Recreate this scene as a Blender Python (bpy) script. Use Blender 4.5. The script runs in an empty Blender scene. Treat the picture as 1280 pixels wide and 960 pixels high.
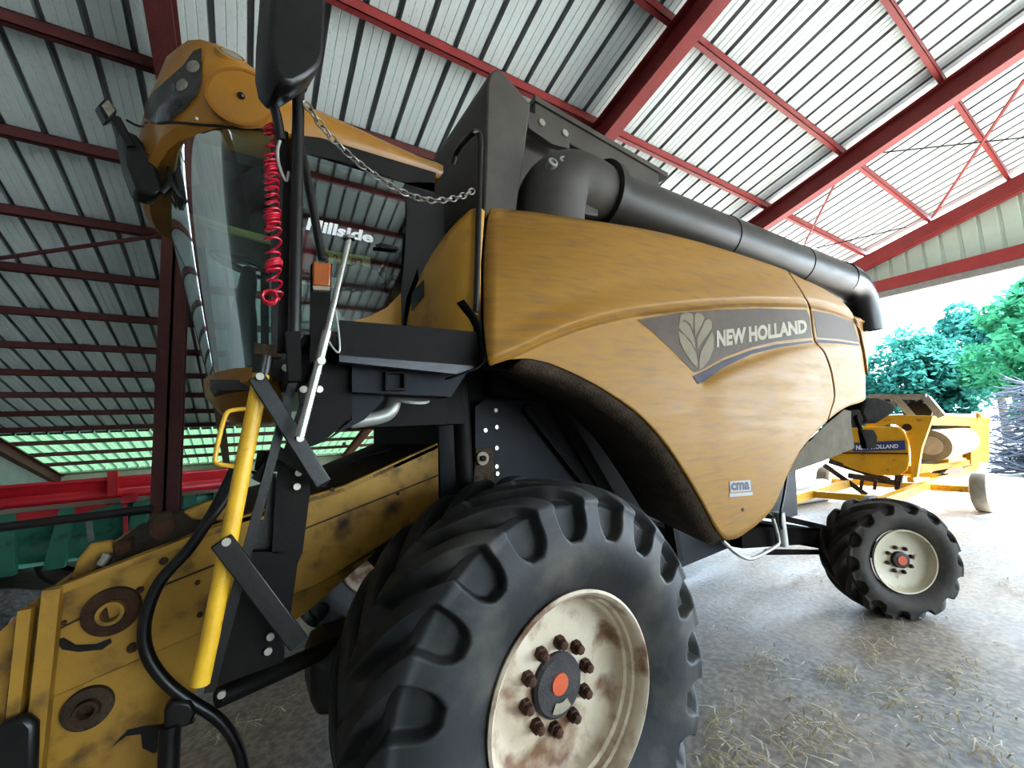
import bpy, bmesh, math, random
from mathutils import Vector, Matrix
from mathutils.bvhtree import BVHTree
random.seed(7)
PI = math.pi
sc = bpy.context.scene
col = sc.collection

# ------------------------------------------------------------------ camera (solved from the roof purlins, ribs and posts)
F = 516.5
YAW, PITCH, ROLL = math.radians(32.83), math.radians(6.30), math.radians(3.00)
CAM = Vector((0, 0, 2.0))
def cam_axes():
    f = Vector((math.sin(YAW)*math.cos(PITCH), math.cos(YAW)*math.cos(PITCH), math.sin(PITCH)))
    r = Vector((math.cos(YAW), -math.sin(YAW), 0)); d = f.cross(r)
    r2 = r*math.cos(ROLL) + d*math.sin(ROLL); d2 = d*math.cos(ROLL) - r*math.sin(ROLL)
    return r2, d2, f
RX, DX, FX = cam_axes()
cam_d = bpy.data.cameras.new('camera'); cam_o = bpy.data.objects.new('camera', cam_d); col.objects.link(cam_o)
cam_d.sensor_fit = 'HORIZONTAL'; cam_d.sensor_width = 36; cam_d.lens = F/1280*36
cam_d.clip_start = 0.05; cam_d.clip_end = 500
U = -DX; B = -FX
cam_o.matrix_world = Matrix(((RX.x, U.x, B.x, CAM.x), (RX.y, U.y, B.y, CAM.y), (RX.z, U.z, B.z, CAM.z), (0, 0, 0, 1)))
sc.camera = cam_o
def ray(px, py): return RX*((px-640)/F) + DX*((py-480)/F) + FX
def at(px, py, x=None, y=None, z=None):
    d = ray(px, py)
    t = (x-CAM.x)/d.x if x is not None else (y-CAM.y)/d.y if y is not None else (z-CAM.z)/d.z
    return CAM + d*t
TS = math.tan(math.radians(15.18)); ZR = 7.5
def roof_at(px, py, dz=0.0):
    d = ray(px, py); t = (ZR+dz-CAM.z)/(d.z + TS*d.y)
    return CAM + d*t
def roof_z(y): return ZR - TS*y
def itp(L, x):
    """monotone cubic through the listed points"""
    if x <= L[0][0]: return L[0][1]
    if x >= L[-1][0]: return L[-1][1]
    n = len(L)
    for i in range(n-1):
        if x <= L[i+1][0]: break
    def sl(k): return (L[k+1][1]-L[k][1])/max(1e-9, L[k+1][0]-L[k][0])
    def tan(k):
        if k == 0: return sl(0)
        if k == n-1: return sl(n-2)
        p, q = sl(k-1), sl(k)
        return 0.0 if p*q <= 0 else 2*p*q/(p+q)
    h = L[i+1][0]-L[i][0]; t = (x-L[i][0])/h; m0, m1 = tan(i)*h, tan(i+1)*h
    return (2*t**3-3*t*t+1)*L[i][1]+(t**3-2*t*t+t)*m0+(3*t*t-2*t**3)*L[i+1][1]+(t**3-t*t)*m1
def sstep(a, b, x):
    t = max(0.0, min(1.0, (x-a)/(b-a))); return t*t*(3-2*t)

# ------------------------------------------------------------------ materials
def new_mat(name):
    m = bpy.data.materials.new(name); m.use_nodes = True
    nt = m.node_tree; nt.nodes.clear()
    out = nt.nodes.new('ShaderNodeOutputMaterial'); b = nt.nodes.new('ShaderNodeBsdfPrincipled')
    nt.links.new(b.outputs[0], out.inputs[0]); return m, nt, b, out
def mat(name, c1, c2=None, scale=6.0, rough=0.5, metal=0.0, bump=0.0, detail=6.0, lo=0.35, hi=0.7, c3=None, s3=30.0, lo3=0.6, hi3=0.75,
        stretch=(1, 1, 1), spec=0.5, r2=None, coat=0.0, bscale=None):
    m, nt, b, out = new_mat(name); N = nt.nodes; L = nt.links
    b.inputs['Roughness'].default_value = rough; b.inputs['Metallic'].default_value = metal
    b.inputs['Specular IOR Level'].default_value = spec; b.inputs['Coat Weight'].default_value = coat
    tc = N.new('ShaderNodeTexCoord'); mp = N.new('ShaderNodeMapping'); mp.inputs['Scale'].default_value = stretch
    L.new(tc.outputs['Object'], mp.inputs[0])
    n = N.new('ShaderNodeTexNoise'); n.inputs['Scale'].default_value = scale; n.inputs['Detail'].default_value = detail; n.inputs['Roughness'].default_value = 0.62
    L.new(mp.outputs[0], n.inputs['Vector'])
    r = N.new('ShaderNodeValToRGB'); r.color_ramp.elements[0].position = lo; r.color_ramp.elements[1].position = hi
    r.color_ramp.elements[0].color = (*c1, 1); r.color_ramp.elements[1].color = (*(c2 or c1), 1)
    L.new(n.outputs[0], r.inputs[0]); cout = r.outputs[0]
    if c3:
        n3 = N.new('ShaderNodeTexNoise'); n3.inputs['Scale'].default_value = s3; n3.inputs['Detail'].default_value = 8; L.new(mp.outputs[0], n3.inputs['Vector'])
        r3 = N.new('ShaderNodeMapRange'); r3.inputs[1].default_value = lo3; r3.inputs[2].default_value = hi3; L.new(n3.outputs[0], r3.inputs[0])
        mx = N.new('ShaderNodeMix'); mx.data_type = 'RGBA'; L.new(r3.outputs[0], mx.inputs[0]); L.new(cout, mx.inputs[6]); mx.inputs[7].default_value = (*c3, 1)
        cout = mx.outputs[2]
    L.new(cout, b.inputs['Base Color'])
    if r2 is not None:
        mr = N.new('ShaderNodeMapRange'); mr.inputs[1].default_value = lo; mr.inputs[2].default_value = hi; mr.inputs[3].default_value = rough; mr.inputs[4].default_value = r2
        L.new(n.outputs[0], mr.inputs[0]); L.new(mr.outputs[0], b.inputs['Roughness'])
    if bump:
        bn = N.new('ShaderNodeTexNoise'); bn.inputs['Scale'].default_value = bscale or scale*6; bn.inputs['Detail'].default_value = 5; L.new(mp.outputs[0], bn.inputs['Vector'])
        bp = N.new('ShaderNodeBump'); bp.inputs['Strength'].default_value = bump; bp.inputs['Distance'].default_value = 0.02
        L.new(bn.outputs[0], bp.inputs['Height']); L.new(bp.outputs[0], b.inputs['Normal'])
    return m
def glass_mat(name, tint, refl=1.0, haze=0.0, ior=1.5):
    m, nt, b, out = new_mat(name); N = nt.nodes; L = nt.links; N.remove(b)
    tr = N.new('ShaderNodeBsdfTransparent'); tr.inputs[0].default_value = (*tint, 1)
    gl = N.new('ShaderNodeBsdfGlossy'); gl.inputs['Roughness'].default_value = 0.03; gl.inputs[0].default_value = (0.85, 0.95, 0.97, 1)
    fr = N.new('ShaderNodeFresnel'); fr.inputs[0].default_value = ior
    mu = N.new('ShaderNodeMath'); mu.operation = 'MULTIPLY'; mu.inputs[1].default_value = refl; mu.use_clamp = True
    L.new(fr.outputs[0], mu.inputs[0])
    mx = N.new('ShaderNodeMixShader'); L.new(mu.outputs[0], mx.inputs[0]); L.new(tr.outputs[0], mx.inputs[1]); L.new(gl.outputs[0], mx.inputs[2])
    last = mx.outputs[0]
    if haze:
        df = N.new('ShaderNodeBsdfDiffuse'); df.inputs[0].default_value = (0.45, 0.48, 0.46, 1)
        tc = N.new('ShaderNodeTexCoord'); n = N.new('ShaderNodeTexNoise'); n.inputs['Scale'].default_value = 5; n.inputs['Detail'].default_value = 7; L.new(tc.outputs['Object'], n.inputs['Vector'])
        mr = N.new('ShaderNodeMapRange'); mr.inputs[1].default_value = 0.35; mr.inputs[2].default_value = 0.75; mr.inputs[3].default_value = haze*0.4; mr.inputs[4].default_value = haze; L.new(n.outputs[0], mr.inputs[0])
        m2 = N.new('ShaderNodeMixShader'); L.new(mr.outputs[0], m2.inputs[0]); L.new(last, m2.inputs[1]); L.new(df.outputs[0], m2.inputs[2]); last = m2.outputs[0]
    L.new(last, out.inputs[0]); return m

M = {}
M['yellow'] = mat('dusty_yellow_paint', (0.275, 0.137, 0.019), (0.305, 0.168, 0.036), scale=3.2, rough=0.52, r2=0.66, bump=0.06, c3=(0.21, 0.118, 0.045), s3=9, lo3=0.46, hi3=0.74, stretch=(.55, 1, 4.2), spec=0.25)
M['yellow_roof'] = mat('cab_roof_yellow', (0.36, 0.165, 0.016), (0.31, 0.15, 0.028), scale=4, rough=0.32, r2=0.48, coat=0.15)
M['yellow_shade_lift'] = mat('shade_lifted_corner_yellow', (0.47, 0.245, 0.026), (0.41, 0.215, 0.032), scale=4, rough=0.4, r2=0.55, c3=(0.28, 0.15, 0.04), s3=8, lo3=.58, hi3=.8)  # lighter base colour offsets the shade on the front-facing corner panel
M['yellow_old'] = mat('grimy_feeder_yellow', (0.42, 0.235, 0.030), (0.29, 0.158, 0.028), scale=3, rough=0.5, r2=0.7, bump=0.12, c3=(0.05, 0.026, 0.012), s3=6, lo3=0.53, hi3=0.74)
M['yellow_rail'] = mat('bright_rail_yellow', (0.74, 0.45, 0.035), (0.58, 0.33, 0.03), scale=9, rough=0.38, c3=(0.22, 0.12, 0.03), s3=25, lo3=0.66, hi3=0.8)
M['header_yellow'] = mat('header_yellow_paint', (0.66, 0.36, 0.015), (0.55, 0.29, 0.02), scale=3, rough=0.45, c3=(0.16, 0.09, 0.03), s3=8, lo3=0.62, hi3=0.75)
M['grey'] = mat('dusty_grey_plastic', (0.050, 0.044, 0.037), (0.085, 0.075, 0.062), scale=3, rough=0.55, r2=0.7, bump=0.05)
M['tube'] = mat('unloading_tube_grey', (0.024, 0.022, 0.020), (0.046, 0.040, 0.033), scale=2.5, rough=0.36, r2=0.55, stretch=(0.4, 1, 1), spec=.3)
M['black'] = mat('dusty_black_metal', (0.006, 0.0055, 0.005), (0.016, 0.014, 0.012), scale=5, rough=0.55, r2=0.72, bump=0.06, spec=.18)
M['navy'] = mat('dark_blue_grey_plate', (0.010, 0.0115, 0.015), (0.020, 0.022, 0.028), scale=2.5, rough=0.55, r2=0.7, spec=.25)
M['plastic'] = mat('mirror_black_plastic', (0.006, 0.006, 0.006), (0.013, 0.012, 0.011), scale=8, rough=0.35, bump=0.05)
M['greasy'] = mat('greasy_chaff_brown', (0.035, 0.022, 0.013), (0.085, 0.055, 0.030), scale=12, rough=0.8, bump=0.5)
M['rust'] = mat('brown_rust', (0.045, 0.019, 0.010), (0.085, 0.040, 0.018), scale=18, rough=0.85, bump=0.4)
M['rubber'] = mat('worn_tyre_rubber', (0.015, 0.0165, 0.019), (0.032, 0.033, 0.034), scale=3.0, rough=0.5, r2=0.68, bump=0.10, c3=(0.115, 0.104, 0.085), s3=3.5, lo3=0.50, hi3=0.80)
M['rubber_rear'] = mat('dusty_rear_tyre', (0.032, 0.028, 0.025), (0.085, 0.070, 0.055), scale=4.0, rough=0.7, r2=0.8, bump=0.15)
M['rim'] = mat('chalky_cream_rim', (0.62, 0.54, 0.42), (0.50, 0.41, 0.29), scale=5, rough=0.55, bump=0.1, c3=(0.19, 0.10, 0.055), s3=7, lo3=0.48, hi3=0.67)
M['rim_rear'] = mat('cream_rear_rim', (0.62, 0.57, 0.43), (0.54, 0.48, 0.35), scale=6, rough=0.5, c3=(0.24, 0.16, 0.09), s3=9, lo3=0.62, hi3=0.75)
M['hub'] = mat('hub_cap_dark', (0.030, 0.028, 0.030), (0.065, 0.055, 0.050), scale=14, rough=0.6, bump=0.2)
M['nut'] = mat('rusty_wheel_nut', (0.055, 0.022, 0.014), (0.10, 0.045, 0.025), scale=30, rough=0.8, bump=0.3)
M['orange'] = mat('orange_cap', (0.62, 0.12, 0.04), (0.50, 0.10, 0.04), scale=12, rough=0.5)
M['decal_white'] = mat('worn_white_decal', (0.36, 0.32, 0.24), (0.28, 0.245, 0.18), scale=14, rough=0.6, spec=.15)
M['decal_grey'] = mat('faded_slate_decal', (0.088, 0.068, 0.052), (0.12, 0.094, 0.072), scale=6, rough=0.6, r2=0.7, spec=.12)
M['decal_blue'] = mat('dark_blue_stripe', (0.040, 0.036, 0.050), (0.055, 0.048, 0.06), scale=6, rough=0.6, spec=.12)
M['decal_leaf'] = mat('leaf_emblem_tan', (0.20, 0.165, 0.105), (0.165, 0.135, 0.085), scale=8, rough=0.6, spec=.15)
M['sticker'] = mat('sticker_grey_blue', (0.33, 0.34, 0.36), (0.28, 0.29, 0.31), scale=30, rough=0.5)
M['sticker_dark'] = mat('sticker_letters_dark', (0.03, 0.03, 0.05), None, rough=0.5)
M['white'] = mat('white_lettering', (0.75, 0.76, 0.74), None, rough=0.5)
M['header_blue'] = mat('header_blue_band', (0.035, 0.06, 0.20), (0.045, 0.07, 0.22), scale=5, rough=0.4)
M['plate_yellow'] = mat('number_strip_yellow', (0.42, 0.40, 0.13), (0.35, 0.33, 0.12), scale=8, rough=0.5)
M['plate_red'] = mat('number_strip_red', (0.24, 0.05, 0.03), None, rough=0.5)
M['chrome'] = mat('zinc_plated_rod', (0.50, 0.50, 0.46), (0.40, 0.40, 0.37), scale=10, rough=0.25, metal=0.9)
M['galv'] = mat('galvanised_pipe', (0.42, 0.42, 0.39), (0.30, 0.30, 0.27), scale=10, rough=0.45, metal=0.4)
M['bolt'] = mat('bolt_zinc', (0.42, 0.40, 0.34), None, rough=0.35, metal=0.6)
M['chain'] = mat('dull_chain_steel', (0.36, 0.34, 0.31), (0.22, 0.20, 0.18), scale=20, rough=0.4, metal=0.7)
M['red_cable'] = mat('red_coiled_cable', (0.50, 0.012, 0.035), (0.40, 0.01, 0.03), scale=20, rough=0.35)
M['red_tank'] = mat('red_bottle', (0.52, 0.045, 0.055), (0.42, 0.035, 0.045), scale=10, rough=0.4)
M['amber'] = mat('amber_lens', (0.38, 0.11, 0.02), (0.32, 0.085, 0.018), scale=8, rough=0.25)
M['lens'] = mat('frosted_lamp_lens', (0.24, 0.22, 0.18), (0.16, 0.145, 0.12), scale=40, rough=0.2)
M['smoke'] = mat('smoked_visor', (0.020, 0.019, 0.016), (0.045, 0.042, 0.036), scale=4, rough=0.22)
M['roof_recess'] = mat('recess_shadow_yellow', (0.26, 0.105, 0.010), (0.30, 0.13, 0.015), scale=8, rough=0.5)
M['canvas'] = mat('grey_canvas', (0.13, 0.115, 0.09), (0.17, 0.15, 0.12), scale=5, rough=0.95, bump=0.3, spec=0.02)
M['matte'] = mat('matte_black_rubber', (0.010, 0.009, 0.008), (0.020, 0.017, 0.014), scale=6, rough=0.95, spec=0.02)
M['pale_tyre'] = mat('sun_glare_tyre', (0.20, 0.19, 0.16), (0.28, 0.26, 0.22), scale=9, rough=0.9)  # pale grey carries the sun's glare in the tyre colour
M['seat'] = mat('seat_fabric', (0.085, 0.085, 0.08), (0.11, 0.11, 0.10), scale=12, rough=0.9)
M['blind'] = glass_mat('sun_blind_film', (0.18, 0.20, 0.20), refl=.5)
M['glass_side'] = glass_mat('cab_side_glass', (0.46, 0.58, 0.57), refl=3.4)
M['glass_front'] = glass_mat('cab_windscreen', (0.80, 0.95, 0.92), refl=0.8, haze=0.05)
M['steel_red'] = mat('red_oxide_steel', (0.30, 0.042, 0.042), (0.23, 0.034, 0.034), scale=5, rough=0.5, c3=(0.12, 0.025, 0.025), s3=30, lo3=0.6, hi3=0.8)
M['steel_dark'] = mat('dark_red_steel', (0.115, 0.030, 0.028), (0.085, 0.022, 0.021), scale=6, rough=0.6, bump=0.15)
M['green'] = mat('trailer_green', (0.042, 0.20, 0.135), (0.033, 0.16, 0.11), scale=5, rough=0.5, c3=(0.03, 0.06, 0.045), s3=8, lo3=0.55, hi3=0.75)
M['trailer_red'] = mat('trailer_red', (0.62, 0.022, 0.034), (0.50, 0.018, 0.028), scale=4, rough=0.4)
M['timber'] = mat('grey_timber', (0.20, 0.15, 0.11), (0.28, 0.22, 0.17), scale=6, rough=0.8, stretch=(0.2, 1, 1))
M['block'] = mat('pale_block', (0.46, 0.42, 0.35), (0.40, 0.36, 0.29), scale=9, rough=0.9, bump=0.3)
M['bark'] = mat('sun_bleached_branch', (0.055, 0.07, 0.10), (0.12, 0.14, 0.18), scale=9, rough=0.9)
M['trunk'] = mat('tree_trunk', (0.10, 0.08, 0.06), (0.16, 0.13, 0.10), scale=9, rough=0.9)
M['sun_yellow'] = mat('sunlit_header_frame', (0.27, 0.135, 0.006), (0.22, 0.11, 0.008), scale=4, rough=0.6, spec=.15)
M['back_sheet'] = mat('header_back_sheet', (0.10, 0.10, 0.09), (0.14, 0.135, 0.12), scale=4, rough=0.7)
M['reel'] = mat('reel_grey', (0.20, 0.20, 0.20), (0.28, 0.27, 0.26), scale=9, rough=0.5)
M['bright_steel'] = mat('worn_auger_steel', (0.16, 0.155, 0.145), (0.12, 0.115, 0.10), scale=8, rough=0.5, metal=0.2)
M['cladding'] = mat('gable_cladding', (0.58, 0.72, 0.63), (0.52, 0.66, 0.57), scale=2, rough=0.5)
M['wall_grey'] = mat('dim_wall_sheet', (0.20, 0.215, 0.21), (0.26, 0.275, 0.27), scale=2, rough=0.7)
M['white_trim'] = mat('pale_trim', (0.48, 0.47, 0.40), (0.38, 0.37, 0.31), scale=4, rough=0.7)
M['straw'] = mat('dry_straw', (0.60, 0.50, 0.32), (0.42, 0.33, 0.20), scale=30, rough=0.8)
M['straw_pale'] = mat('pale_straw', (0.74, 0.70, 0.60), None, rough=0.8)
M['gravel'] = mat('grey_gravel', (0.07, 0.07, 0.07), (0.22, 0.215, 0.21), scale=22, rough=0.9, bump=0.8)
M['paper'] = mat('white_sheet', (0.62, 0.58, 0.58), (0.55, 0.48, 0.48), scale=9, rough=0.7)
# galvanised roof sheet
M['sheet'] = mat('galvanised_roof_sheet', (0.60, 0.69, 0.69), (0.69, 0.77, 0.77), scale=1.6, rough=0.42, r2=0.5, metal=0.0, c3=(0.47, 0.54, 0.54), s3=60, lo3=0.58, hi3=0.75, stretch=(1, 0.25, 1))
M['sheet_rib'] = mat('shaded_roof_rib', (0.26, 0.29, 0.295), (0.33, 0.365, 0.37), scale=2, rough=0.6)  # darker grey paints the shade inside the rib recesses
def translucent():
    m, nt, b, out = new_mat('green_translucent_sheet'); N = nt.nodes; L = nt.links; N.remove(b)
    t = N.new('ShaderNodeBsdfTranslucent'); t.inputs[0].default_value = (0.040, 0.075, 0.043, 1)
    d = N.new('ShaderNodeBsdfDiffuse'); d.inputs[0].default_value = (0.06, 0.10, 0.065, 1)
    mx = N.new('ShaderNodeMixShader'); mx.inputs[0].default_value = 0.3
    L.new(t.outputs[0], mx.inputs[1]); L.new(d.outputs[0], mx.inputs[2]); L.new(mx.outputs[0], out.inputs[0]); return m
M['skylight'] = translucent()
def leaf_mat(name, a, b_):
    m, nt, b, out = new_mat(name); N = nt.nodes; L = nt.links; N.remove(b)
    oi = N.new('ShaderNodeTexCoord'); n = N.new('ShaderNodeTexNoise'); n.inputs['Scale'].default_value = 1.7; L.new(oi.outputs['Object'], n.inputs['Vector'])
    r = N.new('ShaderNodeValToRGB'); r.color_ramp.elements[0].position = .35; r.color_ramp.elements[1].position = .65
    r.color_ramp.elements[0].color = (*a, 1); r.color_ramp.elements[1].color = (*b_, 1); L.new(n.outputs[0], r.inputs[0])
    d = N.new('ShaderNodeBsdfDiffuse'); t = N.new('ShaderNodeBsdfTranslucent'); mx = N.new('ShaderNodeMixShader'); mx.inputs[0].default_value = .45
    L.new(r.outputs[0], d.inputs[0]); L.new(r.outputs[0], t.inputs[0]); L.new(d.outputs[0], mx.inputs[1]); L.new(t.outputs[0], mx.inputs[2]); L.new(mx.outputs[0], out.inputs[0]); return m
M['leaf_teal'] = leaf_mat('leaf_teal_green', (0.02, 0.10, 0.085), (0.06, 0.22, 0.18))
M['leaf_green'] = leaf_mat('leaf_mid_green', (0.02, 0.11, 0.055), (0.06, 0.23, 0.12))
def floor_mat(name, base, dust, wet=True):
    m, nt, b, out = new_mat(name); N = nt.nodes; L = nt.links
    tc = N.new('ShaderNodeTexCoord')
    mp = N.new('ShaderNodeMapping'); mp.inputs['Rotation'].default_value = (0, 0, math.radians(-8)); mp.inputs['Scale'].default_value = (0.35, 1.6, 1); L.new(tc.outputs['Object'], mp.inputs[0])
    n1 = N.new('ShaderNodeTexNoise'); n1.inputs['Scale'].default_value = 1.6; n1.inputs['Detail'].default_value = 9; n1.inputs['Roughness'].default_value = .65; L.new(mp.outputs[0], n1.inputs['Vector'])
    n2 = N.new('ShaderNodeTexNoise'); n2.inputs['Scale'].default_value = 0.55; n2.inputs['Detail'].default_value = 4; L.new(tc.outputs['Object'], n2.inputs['Vector'])
    n3 = N.new('ShaderNodeTexNoise'); n3.inputs['Scale'].default_value = 22; n3.inputs['Detail'].default_value = 8; L.new(tc.outputs['Object'], n3.inputs['Vector'])
    r = N.new('ShaderNodeValToRGB'); r.color_ramp.elements[0].position = .36; r.color_ramp.elements[1].position = .66
    r.color_ramp.elements[0].color = (*[c*.72 for c in base], 1); r.color_ramp.elements[1].color = (*base, 1); L.new(n1.outputs[0], r.inputs[0])
    mr = N.new('ShaderNodeMapRange'); mr.inputs[1].default_value = .38; mr.inputs[2].default_value = .60; mr.inputs[4].default_value = .88; L.new(n2.outputs[0], mr.inputs[0])
    mx = N.new('ShaderNodeMix'); mx.data_type = 'RGBA'; L.new(mr.outputs[0], mx.inputs[0]); L.new(r.outputs[0], mx.inputs[6]); mx.inputs[7].default_value = (*dust, 1)
    m3 = N.new('ShaderNodeMapRange'); m3.inputs[1].default_value = .40; m3.inputs[2].default_value = .62; m3.inputs[3].default_value = .72; m3.inputs[4].default_value = 1.08; L.new(n3.outputs[0], m3.inputs[0])
    mu = N.new('ShaderNodeVectorMath'); mu.operation = 'SCALE'; L.new(mx.outputs[2], mu.inputs[0]); L.new(m3.outputs[0], mu.inputs['Scale'])
    L.new(mu.outputs[0], b.inputs['Base Color'])
    rr = N.new('ShaderNodeMapRange'); rr.inputs[1].default_value = .3; rr.inputs[2].default_value = .7; rr.inputs[3].default_value = .38; rr.inputs[4].default_value = .75; L.new(n1.outputs[0], rr.inputs[0]); L.new(rr.outputs[0], b.inputs['Roughness'])
    ad = N.new('ShaderNodeMath'); ad.operation = 'ADD'; L.new(n1.outputs[0], ad.inputs[0]); L.new(n3.outputs[0], ad.inputs[1])
    bp = N.new('ShaderNodeBump'); bp.inputs['Strength'].default_value = .12; bp.inputs['Distance'].default_value = .03; L.new(ad.outputs[0], bp.inputs['Height']); L.new(bp.outputs[0], b.inputs['Normal'])
    return m
M['floor'] = floor_mat('concrete_floor', (0.50, 0.50, 0.50), (0.46, 0.355, 0.265))
M['yard'] = floor_mat('pale_yard_gravel', (0.42, 0.41, 0.39), (0.38, 0.355, 0.32))

# ------------------------------------------------------------------ mesh builder
WL = {}
SHARP = {'rim', 'tube_flange', 'hub_cap', 'hub_plug', 'wheel_nut', 'bearing_hub', 'bearing_flange', 'cab_roof', 'lamp_bezel', 'wheel', 'auger_drum', 'pale_roll', 'drive_pulley', 'cylinder'}
SMOOTH = {'tyre', 'side_panel', 'rear_side_panel', 'crown', 'windscreen', 'wheel_arch_liner', 'straw_litter', 'straw_chaff', 'corner_panel'}
class MB:
    def __init__(s): s.v = []; s.f = []; s.sm = []
    def add(s, vs, fs, smooth=False):
        o = len(s.v); s.v += [Vector(v) for v in vs]; s.f += [tuple(i+o for i in f) for f in fs]; s.sm += [smooth]*len(fs); return s
    def box(s, lo, hi):
        (a, b, c), (d, e, f) = lo, hi
        return s.add([(a, b, c), (d, b, c), (d, e, c), (a, e, c), (a, b, f), (d, b, f), (d, e, f), (a, e, f)], [(0, 3, 2, 1), (4, 5, 6, 7), (0, 1, 5, 4), (1, 2, 6, 5), (2, 3, 7, 6), (3, 0, 4, 7)])
    def bar(s, p, q, w, h, up=(0, 0, 1)):
        p, q = Vector(p), Vector(q); d = (q-p).normalized(); r = d.cross(Vector(up))
        if r.length < 1e-4: r = d.cross(Vector((0, 1, 0)))
        r.normalize(); u = r.cross(d); r *= w/2; u *= h/2
        return s.add([p-r-u, p+r-u, p+r+u, p-r+u, q-r-u, q+r-u, q+r+u, q-r+u], [(0, 3, 2, 1), (4, 5, 6, 7), (0, 1, 5, 4), (1, 2, 6, 5), (2, 3, 7, 6), (3, 0, 4, 7)])
    def tube(s, pts, r, n=12, cap=True, closed=False, smoothpts=0):
        P = [Vector(p) for p in pts]
        for _ in range(smoothpts):
            Q = [P[0]]
            for a, b in zip(P, P[1:]): Q += [a*.75+b*.25, a*.25+b*.75]
            P = Q+[P[-1]]
        m = len(P); rs = r if isinstance(r, (list, tuple)) else [r]*m
        if len(rs) != m: rs = [rs[0]+(rs[-1]-rs[0])*i/(m-1) for i in range(m)]
        nrm = None; V = []
        for i in range(m):
            t = (P[(i+1) % m]-P[i-1]) if closed else (P[min(i+1, m-1)]-P[max(i-1, 0)])
            t.normalize()
            if nrm is None:
                nrm = t.cross(Vector((0, 0, 1)));
                if nrm.length < 1e-3: nrm = t.cross(Vector((0, 1, 0)))
            nrm = (nrm - t*nrm.dot(t)).normalized(); b = t.cross(nrm)
            V += [P[i]+(nrm*math.cos(2*PI*k/n)+b*math.sin(2*PI*k/n))*rs[i] for k in range(n)]
        fs = [(i*n+k, i*n+(k+1) % n, ((i+1) % m)*n+(k+1) % n, ((i+1) % m)*n+k) for i in range(m if closed else m-1) for k in range(n)]
        s.add(V, fs, True)
        if cap and not closed: s.add(V[:n], [tuple(range(n-1, -1, -1))]); s.add(V[-n:], [tuple(range(n))])
        return s
    def lathe(s, prof, c, axis=(0, 1, 0), n=48, closed=False):
        # prof: (distance along axis, radius)
        a = Vector(axis).normalized(); e = a.cross(Vector((0, 0, 1)))
        if e.length < 1e-3: e = Vector((1, 0, 0))
        e.normalize(); g = e.cross(a); c = Vector(c); V = []
        for (t, r) in prof: V += [c+a*t+(e*math.cos(2*PI*k/n)+g*math.sin(2*PI*k/n))*r for k in range(n)]
        m = len(prof)
        return s.add(V, [(i*n+k, i*n+(k+1) % n, ((i+1) % m)*n+(k+1) % n, ((i+1) % m)*n+k) for i in range(m if closed else m-1) for k in range(n)], True)
    def disc(s, c, nrm, r, h, n=24, r2=None):
        a = Vector(nrm).normalized()
        return s.lathe([(0, 0.0001), (0, r), (h, r2 if r2 is not None else r), (h, 0.0001)], c, a, n)
    def prism(s, poly, off):
        P = [Vector(p) for p in poly]; o = Vector(off); n = len(P)
        s.add(P, [tuple(range(n))]); s.add([p+o for p in P], [tuple(range(n-1, -1, -1))])
        return s.add(P+[p+o for p in P], [(i, i+n, (i+1) % n+n, (i+1) % n) for i in range(n)])
    def pxprism(s, poly, y, th): return s.prism([at(px, py, y=y) for px, py in poly], (0, th, 0))
    def ball(s, c, r, n=12):
        rx, ry, rz = r if isinstance(r, (tuple, list)) else (r, r, r); c = Vector(c); V = []; m = n//2
        for i in range(m+1):
            t = PI*i/m
            V += [c+Vector((rx*math.sin(t)*math.cos(2*PI*k/n), ry*math.sin(t)*math.sin(2*PI*k/n), rz*math.cos(t))) for k in range(n)]
        return s.add(V, [(i*n+k, i*n+(k+1) % n, (i+1)*n+(k+1) % n, (i+1)*n+k) for i in range(m) for k in range(n)], True)
    def bvh(s): return BVHTree.FromPolygons(s.v, s.f)
    def build(s, name, material, parent=None, label=None, bevel=0.0, solid=0.0, weld=True, offs=-1.0, cat=None, group=None, kind=None, fixn=True):
        lo = Vector([min(v[i] for v in s.v) for i in range(3)]); hi = Vector([max(v[i] for v in s.v) for i in range(3)])
        c = (lo+hi)/2
        if parent is None: c.z = lo.z
        me = bpy.data.meshes.new(name); me.from_pydata([v-c for v in s.v], [], s.f)
        me.polygons.foreach_set('use_smooth', s.sm); me.materials.append(material); sharp = name not in SMOOTH
        if weld or fixn:
            bm = bmesh.new(); bm.from_mesh(me)
            if weld: bmesh.ops.remove_doubles(bm, verts=bm.verts, dist=1e-5)
            if fixn: bmesh.ops.recalc_face_normals(bm, faces=bm.faces)
            bm.to_mesh(me); bm.free()
        if sharp: me.set_sharp_from_angle(angle=math.radians(38))
        o = bpy.data.objects.new(name, me); col.objects.link(o); o.location = c; WL[o] = c.copy()
        if parent: o.parent = parent; o.matrix_parent_inverse = Matrix.Translation(-WL[parent])
        if solid:
            md = o.modifiers.new('solid', 'SOLIDIFY'); md.thickness = solid; md.offset = offs
        if bevel:
            md = o.modifiers.new('bevel', 'BEVEL'); md.width = bevel; md.segments = 2; md.limit_method = 'ANGLE'; md.angle_limit = math.radians(40)
        if label: o['label'] = label
        if cat: o['category'] = cat
        if group: o['group'] = group
        if kind: o['kind'] = kind
        return o
def thing(name, label, cat, loc, group=None):
    o = bpy.data.objects.new(name, None); col.objects.link(o); o.location = loc; WL[o] = Vector(loc); o.empty_display_size = .2
    o['label'] = label; o['category'] = cat
    if group: o['group'] = group
    return o
def sub_empty(name, loc, parent):
    o = bpy.data.objects.new(name, None); col.objects.link(o); o.location = loc; WL[o] = Vector(loc); o.empty_display_size = .1
    o.parent = parent; o.matrix_parent_inverse = Matrix.Translation(-WL[parent]); return o
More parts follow.
